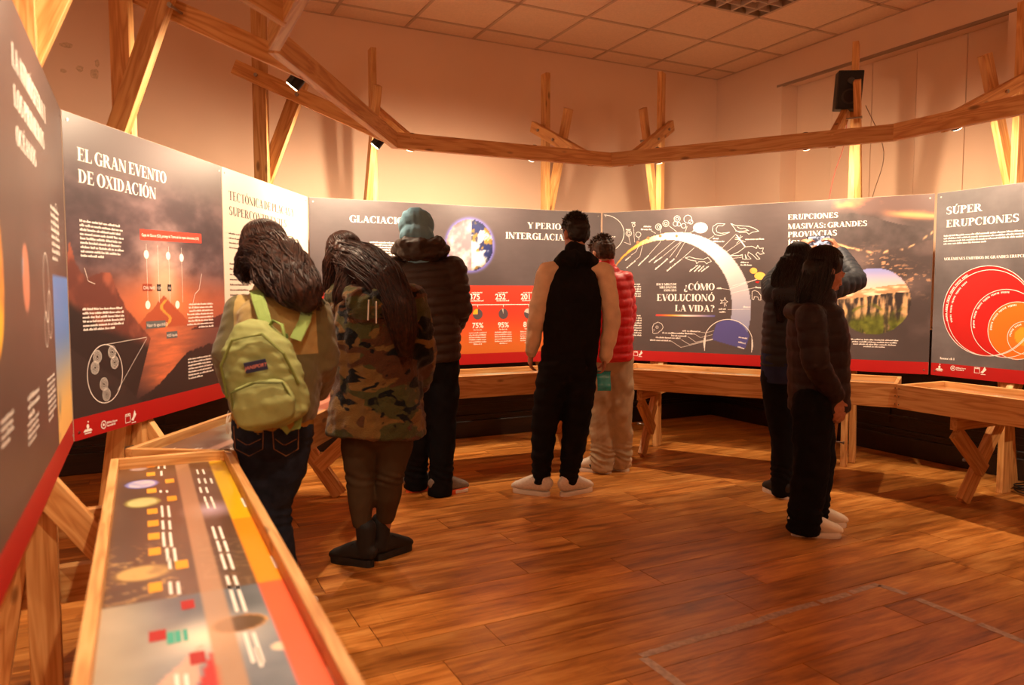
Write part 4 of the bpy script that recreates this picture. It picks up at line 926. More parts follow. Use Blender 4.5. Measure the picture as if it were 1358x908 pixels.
def add_head(mb, c, R, s=1.0):
    E = lambda p, r: mb.ell(Vector(c)+R @ (Vector(p)*s), (r[0]*s, r[1]*s, r[2]*s), R)
    E((0, -.012, .030), (.073, .092, .084)); E((0, .022, -.018), (.061, .070, .085)); E((0, .036, -.066), (.045, .048, .040)); E((0, .070, -.092), (.020, .018, .016))
    mb.sweep([c+R @ (Vector(p)*s) for p in ((0, .082, .012), (0, .094, -.010), (0, .104, -.032))], [.007*s, .009*s, .0125*s], [.008*s, .009*s, .010*s], ref=tuple(R @ Vector((1, 0, 0))), n=8)
    for q in (-1, 1):
        E((q*.012, .095, -.034), (.008, .010, .007)); E((q*.034, .060, -.024), (.022, .024, .026)); E((q*.074, -.004, -.006), (.009, .019, .031)); E((q*.078, -.012, .006), (.006, .012, .018))
        E((q*.031, .077, .006), (.018, .012, .009)); E((q*.028, .080, .020), (.026, .010, .007))
    E((0, .088, -.056), (.023, .012, .006)); E((0, .087, -.066), (.020, .012, .007)); E((0, .078, -.060), (.026, .012, .016))

def person(label, root, J, skin_hands=True, head=None, hand_spec=None, h_scale=1.0, group=None):
    t = empty('person', root, 0, label, 'person', 'visitors reading the panels')
    rt = Vector(root); L = {k: (v-rt) for k, v in J.items()}
    mb = MB()
    for sd in 'LR':
        mb.sweep([L['hip'+sd], (L['hip'+sd]+L['knee'+sd])/2, L['knee'+sd], (L['knee'+sd]*.6+L['ankle'+sd]*.4), L['ankle'+sd]], [.062, .058, .044, .045, .028], n=12)
        mb.sweep([L['ankle'+sd], L['ankle'+sd]+Vector((0, 0, -.03))], [.028, .03], n=10)
        mb.sweep([L['shoulder'+sd], (L['shoulder'+sd]+L['elbow'+sd])/2, L['elbow'+sd], (L['elbow'+sd]*.6+L['wrist'+sd]*.4), L['wrist'+sd]], [.040, .038, .032, .033, .022], n=12)
    lat = tuple((L['shoulderR']-L['shoulderL']).normalized())
    mb.sweep([L['pelvis'], L['waist'], L['chest'], (L['shoulderL']+L['shoulderR'])/2], [.115, .105, .12, .10], [.075, .07, .085, .06], ref=lat, n=16)
    for sd in 'LR': mb.sweep([L['chest']*.3+(L['shoulderL']+L['shoulderR'])*.35, L['shoulder'+sd]], [.05, .042], n=10); mb.sweep([L['pelvis'], L['hip'+sd]], [.085, .065], n=10)
    mb.sweep([(L['shoulderL']+L['shoulderR'])/2, L['neck'], L['head']+(head['R'] @ Vector((0, -.012, -.03)))], [.058, .050, .052], n=12)
    add_head(mb, L['head'], head['R'], h_scale)
    for sd in 'LR':
        hs = (hand_spec or {}).get(sd)
        f = hs['f'] if hs and 'f' in hs else (L['wrist'+sd]-L['elbow'+sd])
        n = Vector(hs['n']) if hs and 'n' in hs else Vector((1 if sd == 'L' else -1, 0, 0)); s_ = Vector(hs['s']) if hs and 's' in hs else Vector((0, 1, .0))
        hand(mb, L['wrist'+sd], Vector(f), n, s_, (hs or {}).get('curl', .5), .95)
    fuse(mb, 'body', SKIN, t, .0062, 1, dec=.55)
    # eyes and brows
    c = L['head']; R = head['R']
    for q in (-1, 1):
        e = MB().ell(c+R @ (Vector((q*.031, .082, .004))*h_scale), (.0125, .009, .0062), R, 12, 8).build('eye', EYEW, t, smooth=True)
        MB().ell(c+R @ (Vector((q*.031, .0885, .004))*h_scale), (.0055, .0030, .0055), R, 10, 6).build('iris', IRIS, e, smooth=True)
        MB().sweep([c+R @ (Vector((q*.014, .090, .020))*h_scale), c+R @ (Vector((q*.030, .090, .025))*h_scale), c+R @ (Vector((q*.048, .078, .021))*h_scale)], [.0035, .004, .002], n=6).build('eyebrow', HAIR_B, t, smooth=True)
    return t, L
def garment_torso(mb, L, prof, lat, power=.85):
    """prof: list of (joint point, ra, rb)"""
    mb.sweep([p for p, a, b in prof], [a for p, a, b in prof], [b for p, a, b in prof], ref=tuple(lat), n=22, power=power, c1=.12)
def sleeves(mb, L, r, gap=.01, sides='LR', cuff=True):
    for sd in sides:
        a, b, c = L['shoulder'+sd], L['elbow'+sd], L['wrist'+sd]; c = c-(c-b).normalized()*gap
        mb.sweep([a, a.lerp(b, .5), b, b.lerp(c, .5), c], [r[0], r[1], r[2], r[3], r[4]], n=16, c1=.25)
def trousers(name, mat, t, L, r, seed=3, amp=.006, kn=None, waist=None, hemz=.02, voxel=.009, lat=(1, 0, 0), quiltf=None):
    mb = MB(); up = waist if waist is not None else L['pelvis']+Vector((0, 0, .10))
    mb.sweep([up, L['pelvis'], L['pelvis']+Vector((0, 0, -.06))], [r[0], r[0]*1.06, r[0]*.98], [r[0]*.74, r[0]*.82, r[0]*.76], ref=lat, n=20)
    for sd in 'LR':
        h, k, a = L['hip'+sd], L['knee'+sd], L['ankle'+sd]; e = a+(a-k).normalized()*hemz
        mb.sweep([h+Vector((0, 0, .03)), h.lerp(k, .45), k, k.lerp(e, .5), e], [r[1], r[2], r[3], r[4], r[5]], n=18, c1=.15)
    return fuse(mb, name, mat, t, voxel, 4, folds(amp=amp, seed=seed, knees=kn))
def short_hair(t, c, R, hm, s=1.0, spike=.016, top=1.0, seed=0, fade=True):
    mb = MB(); E = lambda p, r: mb.ell(Vector(c)+R @ (Vector(p)*s), (r[0]*s, r[1]*s, r[2]*s), R)
    E((0, -.012, .055), (.079, .093, .078)); E((0, -.045, .020), (.074, .068, .078))
    if fade: E((0, -.040, -.012), (.069, .062, .060))
    o = fuse(mb, 'hair', hm, t, .006, 1, lambda co: .004*wob(co, 130, seed)+.003*wob(co, 60, seed+1))
    rg = random.Random(seed); mb = MB()
    for k in range(420):
        a = rg.uniform(0, 2*math.pi); e = rg.uniform(.05, 1.45)
        d = Vector((math.cos(a)*math.cos(e), math.sin(a)*math.cos(e), math.sin(e)))
        if d.y > .8 and d.z < .3: continue
        p = Vector((d.x*.076, -.012+d.y*.090, .055+d.z*.074)); q = p+(d*.7+Vector((rg.uniform(-.6, .6), rg.uniform(-.6, .6), rg.uniform(-.1, .5)))).normalized()*spike*rg.uniform(.6, 1.3)*(1 if d.z > .3 else .5)
        P_, Q_ = Vector(c)+R @ (p*s), Vector(c)+R @ (q*s)
        mb.sweep([P_, (P_+Q_)/2+Vector((rg.uniform(-.003, .003),)*3), Q_], [.0052, .004, .0008], n=5, rnd=False)
    mb.build('hair_tuft', hm, t, smooth=True)['kind'] = 'stuff'
    return o
def long_hair(t, c, R, hm, guides, s=1.0, seed=0, strands=26, wave=.006, fringe=True, cap=True):
    """guides: list of (points, ra list, rb list, ref)"""
    mb = MB(); E = lambda p, r: mb.ell(Vector(c)+R @ (Vector(p)*s), (r[0]*s, r[1]*s, r[2]*s), R)
    E((0, -.018, .042), (.085, .095, .090)); E((0, -.05, .0), (.080, .066, .085))
    for pts, ra, rb, ref in guides: mb.sweep(pts, [a*.93 for a in ra], [b*.93 for b in rb], ref=ref, n=14)
    fuse(mb, 'hair', hm, t, .0075, 3, lambda co: .0012*wob(co*np.array([1, 1, .15]), 240, seed)+.003*wob(co*np.array([1, 1, .3]), 45, seed+1))
    rg = random.Random(seed); mb = MB(); C_ = Vector(c)
    for pts, ra, rb, ref in guides:
        n = len(pts); k0 = 0
        for q in range(int(strands*3.6)):
            a = rg.uniform(0, 2*math.pi); ph = rg.uniform(0, 6.28); P = []; rad = []; w0 = rg.uniform(.0013, .0032); f = rg.uniform(.88, 1.03); m = 16; end = rg.uniform(.86, 1.10)
            for i in range(m+1):
                u = i/m*(n-1)*min(end, 1); j = min(int(u), n-2); fr = u-j
                p = Vector(pts[j]).lerp(Vector(pts[j+1]), fr); tt = (Vector(pts[j+1])-Vector(pts[j])).normalized()
                if 0 < j < n-1:
                    t0_ = (Vector(pts[j])-Vector(pts[j-1])).normalized(); tt = (t0_.lerp(tt, .5+fr*.5)).normalized()
                x = (Vector(ref)-tt*Vector(ref).dot(tt)).normalized(); y = tt.cross(x)
                A = ra[j]*(1-fr)+ra[j+1]*fr; B = rb[j]*(1-fr)+rb[j+1]*fr; aa = a+.25*math.sin(ph+i*.35)
                p = p+x*A*f*math.cos(aa)+y*B*f*math.sin(aa)+Vector((wave*math.sin(i*.7+ph), wave*math.cos(i*.6+ph), 0))
                P.append(p); rad.append(w0*(1-.85*max(0, (i/m-.7)/.3)))
            if end > 1: P.append(P[-1]+(P[-1]-P[-2])*rg.uniform(.5, 1.6)); rad.append(.0006)
            mb.sweep(P, rad, [r*.55 for r in rad], n=5, rnd=False)
    if cap:
        for k in range(420):        # strands combed from the parting over the skull
            az = rg.uniform(-2.2, 2.2)+math.pi*1.5; P = []; f = rg.uniform(1.0, 1.035); fr_ = abs(az-math.pi*1.5); st_ = rg.uniform(.10, .23) if fr_ < 1.5 else rg.uniform(.07, .13)
            for i in range(9):
                e = 1.5-i*st_; d = Vector((math.cos(az+.05*i)*math.cos(e)*.086, math.sin(az+.05*i)*math.cos(e)*.096, math.sin(e)*.091))*(f-.045*(i/8)**3)
                P.append(C_+R @ ((Vector((0, -.018, .042))+d)*s))
            mb.sweep(P, [.0022]*8+[.0006], [.0016]*8+[.0006], n=5, rnd=False)
    mb.build('hair_strands', hm, t, smooth=True)['kind'] = 'stuff'
def shoe(t, ankle, yaw, mu, ms, size=1.0, high=0, thick=.024, laces=None, stripe=None):
    """yaw: direction of the toe, anticlockwise from +Y"""
    M = Matrix.Translation((ankle.x, ankle.y, 0)) @ Matrix.Rotation(yaw, 4, 'Z') @ Matrix.Scale(size*.93, 4)
    mb = MB(); ys = [-.058, -.045, -.01, .04, .09, .135, .165, .182]
    mb.sweep([(0, y, z) for y, z in zip(ys, (.068, .074, .078, .074, .062, .049, .042, .036))], [.024, .032, .035, .036, .041, .043, .038, .028], [.038, .048, .054, .050, .040, .031, .026, .019], ref=(1, 0, 0), n=16, power=.85)
    mb.sweep([(0, -.018, .06), (0, -.02, .10+high)], [.036, .036+(.014 if high else 0)], [.045, .042+(.010 if high else 0)], ref=(1, 0, 0), n=14)
    up = fuse(mb, 'shoe', mu, t, .006, 2, M=M)
    o = []; n = 26
    for k in range(n):
        a = 2*math.pi*k/n; y = .063+.127*math.sin(a); w_ = np.interp(y, [-.066, -.03, .03, .12, .16, .19], [.018, .033, .031, .042, .039, .020]); x = w_*(1 if math.cos(a) > 0 else -1)*min(1, abs(math.cos(a))*2.2)
        o.append((x, y))
    sm = MB(); vs = [(x, y, .0) for x, y in o]+[(x*1.03, y*1.0+.001, thick*.5) for x, y in o]+[(x*.98, y, thick+(.006 if y > .1 else 0)) for x, y in o]
    fs = [tuple(range(n))[::-1], tuple(2*n+k for k in range(n))]
    for l in range(2):
        for k in range(n): a, b = l*n+k, l*n+(k+1) % n; fs.append((a, b, b+n, a+n))
    sm.add(vs, fs); so = sm.build('sole', ms, up, smooth=False)
    if laces is not None:
        lm = MB()
        for k in range(5):
            y = .035+k*.018; z = .100-k*.0085; lm.sweep([(-.022, y, z-.008), (0, y+.004, z+.004), (.022, y, z-.008)], .0032, n=6)
        lm.sweep([(0, .03, .105), (-.03, .04, .115), (-.03, .06, .10), (0, .035, .104)], .002, n=5); lm.sweep([(0, .03, .105), (.03, .035, .115), (.032, .055, .10), (0, .035, .104)], .002, n=5)
        lm.build('laces', laces, up, smooth=True)
    if stripe is not None:
        for k in range(3):
            sb = MB()
            for sx in (-1, 1):
                y = .035+k*.022; sb.sweep([(sx*.038, y-.012, .036), (sx*.037, y, .055), (sx*.028, y+.012, .078)], .0035, .006, n=6)
            sb.build('stripe', stripe, up)
    return up
WHITE_R = plain('white_rubber', srgb(226, 214, 200), .6); BLACK_R = plain('black_rubber', srgb(18, 17, 17), .6)

# ===== the boy in a black and beige raglan hoodie
Y = 4.66; P_ = lambda x, y, d=0: WP(x, y, Y+d)
J = dict(head=P_(764, 312, .02), neck=P_(763, 340), chest=P_(760, 392), waist=P_(757, 445), pelvis=P_(753, 483), shoulderL=P_(724, 362), shoulderR=P_(802, 362), elbowL=P_(712, 418, -.02), elbowR=P_(811, 424), wristL=P_(705, 466, .05), wristR=P_(803, 474, .02),
         hipL=P_(737, 492), hipR=P_(770, 492), kneeL=P_(722, 562), kneeR=P_(764, 565), ankleL=P_(717, 636, -.02), ankleR=P_(754, 636, -.02))
root = (J['ankleL'].x*.5+J['ankleR'].x*.5, Y, 0); R = head_R((-.35, 1, -.45))
t, L = person('boy with short black hair in a black hoodie with beige sleeves, holding a teal packet', root, J, head=dict(R=R), hand_spec=dict(L=dict(n=(1, .3, 0), s=(0, 1, 0), curl=.6), R=dict(n=(-1, .2, 0), s=(0, 1, 0), curl=.9)))
BLK = cloth('black_fleece', srgb(22, 20, 21)); BEI = cloth('beige_fleece', srgb(228, 202, 172)); 
mb = MB(); V = lambda x, y, d=0: P_(x, y, d)-Vector(root)
garment_torso(mb, L, [(V(763, 348), .085, .070), (V(762, 362), .135, .10), (V(760, 395), .185, .120), (V(758, 440), .182, .122), (V(755, 482), .168, .118)], (1, 0, 0))
mb.sweep([V(742, 348, -.0), V(750, 342, -.06), V(763, 344, -.09), V(777, 342, -.06), V(786, 348, -.0)], [.045, .052, .06, .052, .045], n=12); mb.sweep([V(763, 352), V(763, 331, .0)], [.085, .070], n=14)
fuse(mb, 'hoodie', BLK, t, .009, 4, folds(amp=.007, seed=11))
for sd in 'LR':
    mb = MB(); sleeves(mb, L, (.060, .063, .058, .052, .044), .0, sd); mb.sweep([L['shoulder'+sd], L['shoulder'+sd].lerp(V(763, 350), .62)], [.064, .045], n=14); a = L['wrist'+sd]; d = (L['wrist'+sd]-L['elbow'+sd]).normalized(); mb.sweep([a-d*.03, a+d*.012], [.046, .034], n=14)
    fuse(mb, 'sleeve', BEI, t, .008, 3, folds(amp=.008, seed=13, sc=20))
trousers('trousers', BLK, t, L, (.165, .105, .105, .086, .074, .050), seed=5, amp=.008, kn=[(.16, .06, .004)], hemz=.022)
short_hair(t, L['head'], R, HAIR_B, 1.02, .022, seed=4)
for sd, yw in (('L', 62), ('R', -52)):
    shoe(t, L['ankle'+sd]+Vector((0, 0, 0)), math.radians(yw), plain('grey_mesh_shoe', srgb(222, 208, 192), .8, .1, 90, .5, 500), WHITE_R, 1.12, laces=WHITE_R)
# teal packet in his right hand
pk = empty('packet', P_(801, 496, .0), 0, 'small shiny teal plastic packet held in the hand of the boy in black', 'packet')
TEAL = plain('teal_foil', srgb(30, 176, 190), .22, .15, 30, .6, 60, coat=.6)
mb = MB(); nx, ny = 9, 13; vs = []
for s_ in (-1, 1):
    for j in range(ny):
        for i in range(nx):
            x = (i/(nx-1)-.5)*.085; z = -(j/(ny-1))*.125+.02; b_ = .008*math.sin(math.pi*i/(nx-1))*math.sin(math.pi*j/(ny-1))*(1+.6*math.sin(i*2.1+j*1.3))
            vs.append((x+.018*(-z), s_*b_+.012*math.sin(j*.5), z))
fs = []
for s_ in range(2):
    for j in range(ny-1):
        for i in range(nx-1): a = s_*nx*ny+j*nx+i; fs.append((a, a+1, a+nx+1, a+nx))
mb.add(vs, fs); o = mb.build('pouch', TEAL, pk, smooth=True)
MB().box((.0005, 0, .018), (.086, .003, .008)).build('seal', plain('teal_seal', srgb(16, 110, 122), .35), pk)

# ===== the man in the brown-black puffer with a blue-grey hood
Y = 4.68; P_ = lambda x, y, d=0: WP(x, y, Y+d)
J = dict(head=P_(552, 306, .05), neck=P_(560, 334), chest=P_(566, 385), waist=P_(570, 440), pelvis=P_(572, 478), shoulderL=P_(524, 356), shoulderR=P_(600, 354), elbowL=P_(516, 412, .02), elbowR=P_(610, 410), wristL=P_(530, 448, .16), wristR=P_(597, 440, .12),
         hipL=P_(557, 488), hipR=P_(588, 488), kneeL=P_(556, 560), kneeR=P_(588, 562), ankleL=P_(551, 636, .05), ankleR=P_(584, 645, -.04))
root = (P_(568, 650).x, Y, 0); R = head_R((-.15, 1, -.5))
t, L = person('man in a dark brown quilted puffer jacket with a grey blue hood over the head', root, J, head=dict(R=R), hand_spec=dict(L=dict(n=(1, 0, 0), s=(0, .3, 1)), R=dict(n=(-1, 0, 0), s=(0, .3, 1))))
V = lambda x, y, d=0: P_(x, y, d)-Vector(root)
PUF = plain('brown_black_nylon', srgb(54, 39, 31), .55, .1, 8, .25, 300, spec=.25)
mb = MB(); tor = [V(562, 346), V(563, 358), V(566, 395), V(569, 440), V(571, 480)]
garment_torso(mb, L, list(zip(tor, (.12, .185, .205, .20, .19), (.08, .125, .155, .15, .14))), (1, 0, 0)); sleeves(mb, L, (.088, .085, .078, .072, .058), .0)
fuse(mb, 'jacket', PUF, t, .009, 3, quilt([(tor, .2), ([L['shoulderL'], L['elbowL'], L['wristL']], .08), ([L['shoulderR'], L['elbowR'], L['wristR']], .08)], .058, .016, .004, 2))
mb = MB(); mb.sweep([V(528, 332), V(540, 322, -.09), V(558, 326, -.12), V(578, 322, -.09), V(588, 332)], [.050, .060, .064, .060, .050], [.042, .05, .055, .05, .042], n=14); mb.sweep([V(532, 336), V(556, 340, .08), V(584, 336)], .05, n=12); mb.ell(V(558, 336, -.06), (.15, .10, .055)); mb.ell(V(557, 328, -.08), (.13, .06, .045))
fuse(mb, 'jacket_hood', PUF, t, .009, 3, folds(amp=.010, seed=8, sc=26))
HB = cloth('blue_grey_jersey', srgb(112, 152, 172), .08)
mb = MB(); c = L['head']; mb.ell(c+R @ Vector((0, -.015, .035)), (.112, .122, .108), R); mb.ell(c+R @ Vector((0, -.03, -.06)), (.106, .105, .09), R); mb.sweep([c+R @ Vector((0, -.03, -.05)), V(560, 340, -.01)], [.09, .10], n=14)
fuse(mb, 'hood', HB, t, .007, 2, lambda co: .003*np.sin(co[:, 0]*120+14*co[:, 2]+2.5*wob(co, 10, 2))*.8+.005*wob(co, 26, 4))
trousers('trousers', cloth('black_twill', srgb(20, 19, 21)), t, L, (.165, .105, .10, .084, .078, .076), seed=25, amp=.008, kn=[(.14, .07, .005)], hemz=.05)
OS = plain('orange_sole', srgb(244, 110, 60), .5)
for sd, yw in (('L', -62), ('R', -55)):
    u = shoe(t, L['ankle'+sd], math.radians(yw), plain('grey_knit_shoe', srgb(128, 120, 112), .85, .15, 90, .5, 500), OS, 1.12, laces=WHITE_R)
    MB().box((0, .13, .012), (.088, .09, .022)).build('sole_tip', WHITE_R, u, bevel=.006); u.children[0]['label'] = 'bright orange sole'

# ===== the boy in the red puffer
Y = 5.25; P_ = lambda x, y, d=0: WP(x, y, Y+d)
J = dict(head=P_(800, 338, .05), neck=P_(804, 360), chest=P_(806, 398), waist=P_(806, 440), pelvis=P_(807, 474), shoulderL=P_(782, 372), shoulderR=P_(826, 370), elbowL=P_(780, 420, .03), elbowR=P_(832, 418, .0), wristL=P_(786, 450, .16), wristR=P_(823, 448, .16),
         hipL=P_(796, 482), hipR=P_(820, 482), kneeL=P_(797, 548), kneeR=P_(822, 546), ankleL=P_(799, 612, -.02), ankleR=P_(823, 608, .05))
root = (P_(809, 620).x, Y, 0); R = head_R((-.35, 1, -.75))
t, L = person('boy in a bright red quilted puffer jacket and loose beige trousers, head bowed', root, J, head=dict(R=R), hand_spec=dict(L=dict(n=(1, 0, 0), s=(0, .3, 1)), R=dict(n=(-1, 0, 0), s=(0, .3, 1))))
V = lambda x, y, d=0: P_(x, y, d)-Vector(root)
mb = MB(); tor = [V(805, 362), V(806, 372), V(808, 400), V(809, 440), V(809, 478)]
garment_torso(mb, L, list(zip(tor, (.10, .145, .165, .165, .155), (.07, .12, .15, .15, .14))), (1, 0, 0)); sleeves(mb, L, (.075, .072, .068, .062, .052), .0); mb.sweep([V(805, 362, .01), V(803, 350, .03)], [.085, .072], n=14)
fuse(mb, 'jacket', plain('red_nylon', srgb(206, 16, 24), .42, .08, 8, .2, 300), t, .009, 3, quilt([(tor, .17), ([L['shoulderL'], L['elbowL'], L['wristL']], .07), ([L['shoulderR'], L['elbowR'], L['wristR']], .07)], .062, .013, .003, 5))
trousers('trousers', cloth('beige_twill', srgb(176, 148, 116)), t, L, (.150, .105, .105, .092, .084, .080), seed=35, amp=.010, kn=[(.13, .07, .008)], hemz=.055)
short_hair(t, L['head'], R, hairmat('brown_curly_hair', srgb(40, 26, 18), srgb(84, 56, 36)), 1.02, .026, seed=14)
for sd, yw in (('L', 66), ('R', 60)): shoe(t, L['ankle'+sd], math.radians(yw), plain('cream_leather', srgb(222, 206, 186), .5), WHITE_R, 1.12, laces=WHITE_R, stripe=plain('navy_stripe', srgb(30, 34, 44), .5))

# ===== the girl taking a picture
Y = 4.57; P_ = lambda x, y, d=0: WP(x, y, Y+d)
J = dict(head=P_(1058, 350, .06), neck=P_(1054, 380), chest=P_(1046, 420), waist=P_(1043, 462), pelvis=P_(1042, 500), shoulderL=P_(1027, 392), shoulderR=P_(1082, 388), elbowL=P_(1024, 376, .20), elbowR=P_(1136, 372, .08), wristL=P_(1060, 334, .40), wristR=P_(1113, 333, .38),
         hipL=P_(1030, 505), hipR=P_(1054, 505), kneeL=P_(1038, 580), kneeR=P_(1058, 580), ankleL=P_(1037, 644, .02), ankleR=P_(1060, 642, .08))
root = (P_(1048, 655).x, Y, 0); R = head_R((.25, 1, .05))
t, L = person('woman with black hair in a dark puffer jacket raising a phone with both hands', root, J, head=dict(R=R), hand_spec=dict(L=dict(f=Vector((.5, .1, .8)), n=(.6, .5, -.3), s=(.2, -.6, .3), curl=.8), R=dict(f=Vector((-.5, .1, .8)), n=(-.6, .5, -.3), s=(-.2, -.6, .3), curl=.8)))
V = lambda x, y, d=0: P_(x, y, d)-Vector(root)
NAV = plain('blue_black_nylon', srgb(46, 50, 58), .58, .1, 8, .25, 300, spec=.25)
mb = MB(); tor = [V(1052, 384), V(1050, 396), V(1045, 425), V(1043, 455), V(1042, 484)]
garment_torso(mb, L, list(zip(tor, (.10, .155, .150, .145, .15), (.07, .11, .125, .12, .12))), (1, 0, 0)); sleeves(mb, L, (.072, .072, .068, .060, .046), .015)
mb.ell(V(1050, 390, -.08), (.12, .07, .08))
fuse(mb, 'jacket', NAV, t, .009, 3, quilt([(tor, .16), ([L['shoulderL'], L['elbowL'], L['wristL']], .07), ([L['shoulderR'], L['elbowR'], L['wristR']], .07)], .05, .010, .003, 6))
mb = MB(); garment_torso(mb, L, [(V(1042, 470), .145, .115), (V(1042, 506), .150, .118)], (1, 0, 0)); fuse(mb, 'shirt', cloth('blue_cotton', srgb(44, 54, 88)), t, .009, 3, folds(amp=.005, seed=4))
mb = MB(); mb.sweep([V(1027, 478, -.02), V(1023, 505, -.02)], [.05, .03], [.05, .05], n=12); fuse(mb, 'tied_sleeve', NAV, t, .009, 2)
trousers('trousers', cloth('black_denim', srgb(22, 22, 26)), t, L, (.14, .095, .09, .072, .066, .062), seed=45, amp=.006, kn=[(.15, .07, .005)], hemz=.055)
g = lambda *p: [V(*q) for q in p]
long_hair(t, L['head'], R, HAIR_B, [(g((1058, 345, .0), (1048, 375, -.07), (1042, 405, -.10), (1036, 425, -.10)), [.08, .09, .075, .03], [.07, .055, .04, .02], (1, 0, 0)), (g((1046, 345), (1034, 370, .0), (1028, 395, -.02)), [.05, .05, .02], [.06, .05, .02], (1, 0, 0)), (g((1066, 345), (1070, 372, -.03), (1068, 400, -.08)), [.06, .055, .03], [.07, .05, .02], (1, 0, 0))], 1.02, 3, 30)
for sd, yw in (('L', 15), ('R', -20)): shoe(t, L['ankle'+sd], math.radians(yw), plain('dark_suede', srgb(40, 34, 32), .8), WHITE_R, 1.02)
ph = empty('phone', mat=Matrix.Translation(P_(1086, 320, .42)) @ Matrix.Rotation(-.05, 4, 'Y') @ Matrix.Rotation(.12, 4, 'X'), label='phone held up in landscape by the woman taking a picture of the panel', cat='phone')
MB().box((0, 0, 0), (.158, .009, .076)).build('phone_body', BLACK, ph, bevel=.003)
SCR, nt_, b_ = newmat('lit_phone_screen'); tc = N(nt_, 'ShaderNodeTexCoord'); n1 = N(nt_, 'ShaderNodeTexNoise', i_Scale=34.0, i_Detail=4.0); nt_.links.new(tc.outputs['Object'], n1.inputs['Vector']); r1 = ramp(nt_, [(.42, srgb(70, 62, 66)), (.5, srgb(170, 160, 160)), (.6, srgb(240, 235, 235))]); nt_.links.new(n1.outputs['Fac'], r1.inputs['Fac']); nt_.links.new(r1.outputs['Color'], b_.inputs['Emission Color']); b_.inputs['Emission Strength'].default_value = 1.5; b_.inputs['Base Color'].default_value = (.02, .02, .02, 1)
MB().box((0, -.005, 0), (.148, .001, .068)).build('screen', SCR, ph)

# ===== the girl seen in profile at right
Y = 3.93; P_ = lambda x, y, d=0: WP(x, y, Y+d)
J = dict(head=P_(1094, 361), neck=P_(1086, 396), chest=P_(1083, 438), waist=P_(1083, 492), pelvis=P_(1080, 532), shoulderL=P_(1083, 416, .155), shoulderR=P_(1075, 418, -.15), elbowL=P_(1090, 480, .20), elbowR=P_(1082, 484, -.20), wristL=P_(1100, 518, .14), wristR=P_(1111, 530, -.15),
         hipL=P_(1080, 540, .08), hipR=P_(1078, 540, -.08), kneeL=P_(1084, 612, .09), kneeR=P_(1076, 614, -.09), ankleL=P_(1076, 682, .08), ankleR=P_(1066, 692, -.08))
root = (P_(1075, 700).x, Y, 0); R = head_R((1, .12, -.33))
t, L = person('girl with straight dark hair in a black puffer coat seen in profile facing right', root, J, head=dict(R=R), hand_spec=dict(L=dict(n=(-.2, -1, 0), s=(1, 0, 0), curl=.7), R=dict(f=Vector((.15, 0, -1)), n=(-.2, 1, 0), s=(1, 0, .1), curl=.7)))
V = lambda x, y, d=0: P_(x, y, d)-Vector(root)
PUR = plain('aubergine_nylon', srgb(40, 29, 31), .55, .1, 8, .25, 300, spec=.25)
mb = MB(); tor = [V(1082, 400), V(1081, 412), V(1084, 445), V(1085, 495), V(1086, 542)]
garment_torso(mb, L, list(zip(tor, (.09, .15, .175, .165, .165), (.085, .13, .150, .150, .150))), (0, 1, 0)); sleeves(mb, L, (.078, .075, .068, .058, .046), .012)
mb.sweep([V(1083, 404, 0), V(1090, 394, 0)], [.09, .082], n=14)
mb.sweep([V(1062, 412, .10), V(1052, 412, 0), V(1060, 414, -.10), V(1078, 408, -.12)], [.040, .052, .044, .035], n=12)
fuse(mb, 'coat', PUR, t, .009, 3, quilt([(tor, .17), ([L['shoulderL'], L['elbowL'], L['wristL']], .07), ([L['shoulderR'], L['elbowR'], L['wristR']], .07)], .085, .008, .004, 7))
trousers('trousers', cloth('black_wool', srgb(16, 15, 17)), t, L, (.15, .105, .100, .092, .088, .088), seed=55, amp=.008, kn=[(.10, .06, .005)], hemz=.045, lat=(0, 1, 0))
g = lambda *p: [V(*q) for q in p]
long_hair(t, L['head'], R, HAIR_B, [(g((1088, 350, 0), (1072, 378, 0), (1064, 402, .0), (1058, 420, .0)), [.075, .075, .060, .03], [.075, .055, .035, .02], (0, 1, 0)), (g((1094, 345, -.055), (1093, 370, -.072), (1086, 396, -.085), (1084, 412, -.10)), [.055, .048, .035, .015], [.030, .024, .018, .01], (1, 0, 0)), (g((1094, 350, .05), (1088, 372, .065), (1080, 394, .075)), [.055, .045, .022], [.035, .028, .012], (1, 0, 0))], 1.03, 5, 34, wave=.003)
for sd, yw in (('L', -92), ('R', -97)): shoe(t, L['ankle'+sd], math.radians(yw), plain('cream_canvas', srgb(228, 212, 188), .7), WHITE_R, 1.08, laces=WHITE_R)

# ===== the girl in the camouflage fleece coat
Y = 3.42; P_ = lambda x, y, d=0: WP(x, y, Y+d)
J = dict(head=P_(457, 346, .12), neck=P_(480, 372, .05), chest=P_(500, 415), waist=P_(503, 490), pelvis=P_(502, 550), shoulderL=P_(456, 396, .05), shoulderR=P_(542, 396, -.02), elbowL=P_(446, 465, .10), elbowR=P_(558, 462, .0), wristL=P_(446, 510, .26), wristR=P_(556, 512, .16),
         hipL=P_(480, 562), hipR=P_(523, 562), kneeL=P_(477, 628), kneeR=P_(518, 625), ankleL=P_(481, 716), ankleR=P_(509, 705, .10))
root = (P_(496, 745).x, Y, 0); R = head_R((-.55, 1, -.95))
t, L = person('girl with long brown hair bending over in a camouflage fleece coat and black boots', root, J, head=dict(R=R), hand_spec=dict(L=dict(n=(1, 0, 0), s=(0, .3, 1)), R=dict(n=(-1, 0, 0), s=(0, .3, 1))))
V = lambda x, y, d=0: P_(x, y, d)-Vector(root)
CAMO, nt_, b_ = newmat('camouflage_fleece'); tc = N(nt_, 'ShaderNodeTexCoord'); mpp = N(nt_, 'ShaderNodeMapping'); mpp.inputs['Scale'].default_value = (1, 1, 1.7); nt_.links.new(tc.outputs['Object'], mpp.inputs['Vector'])
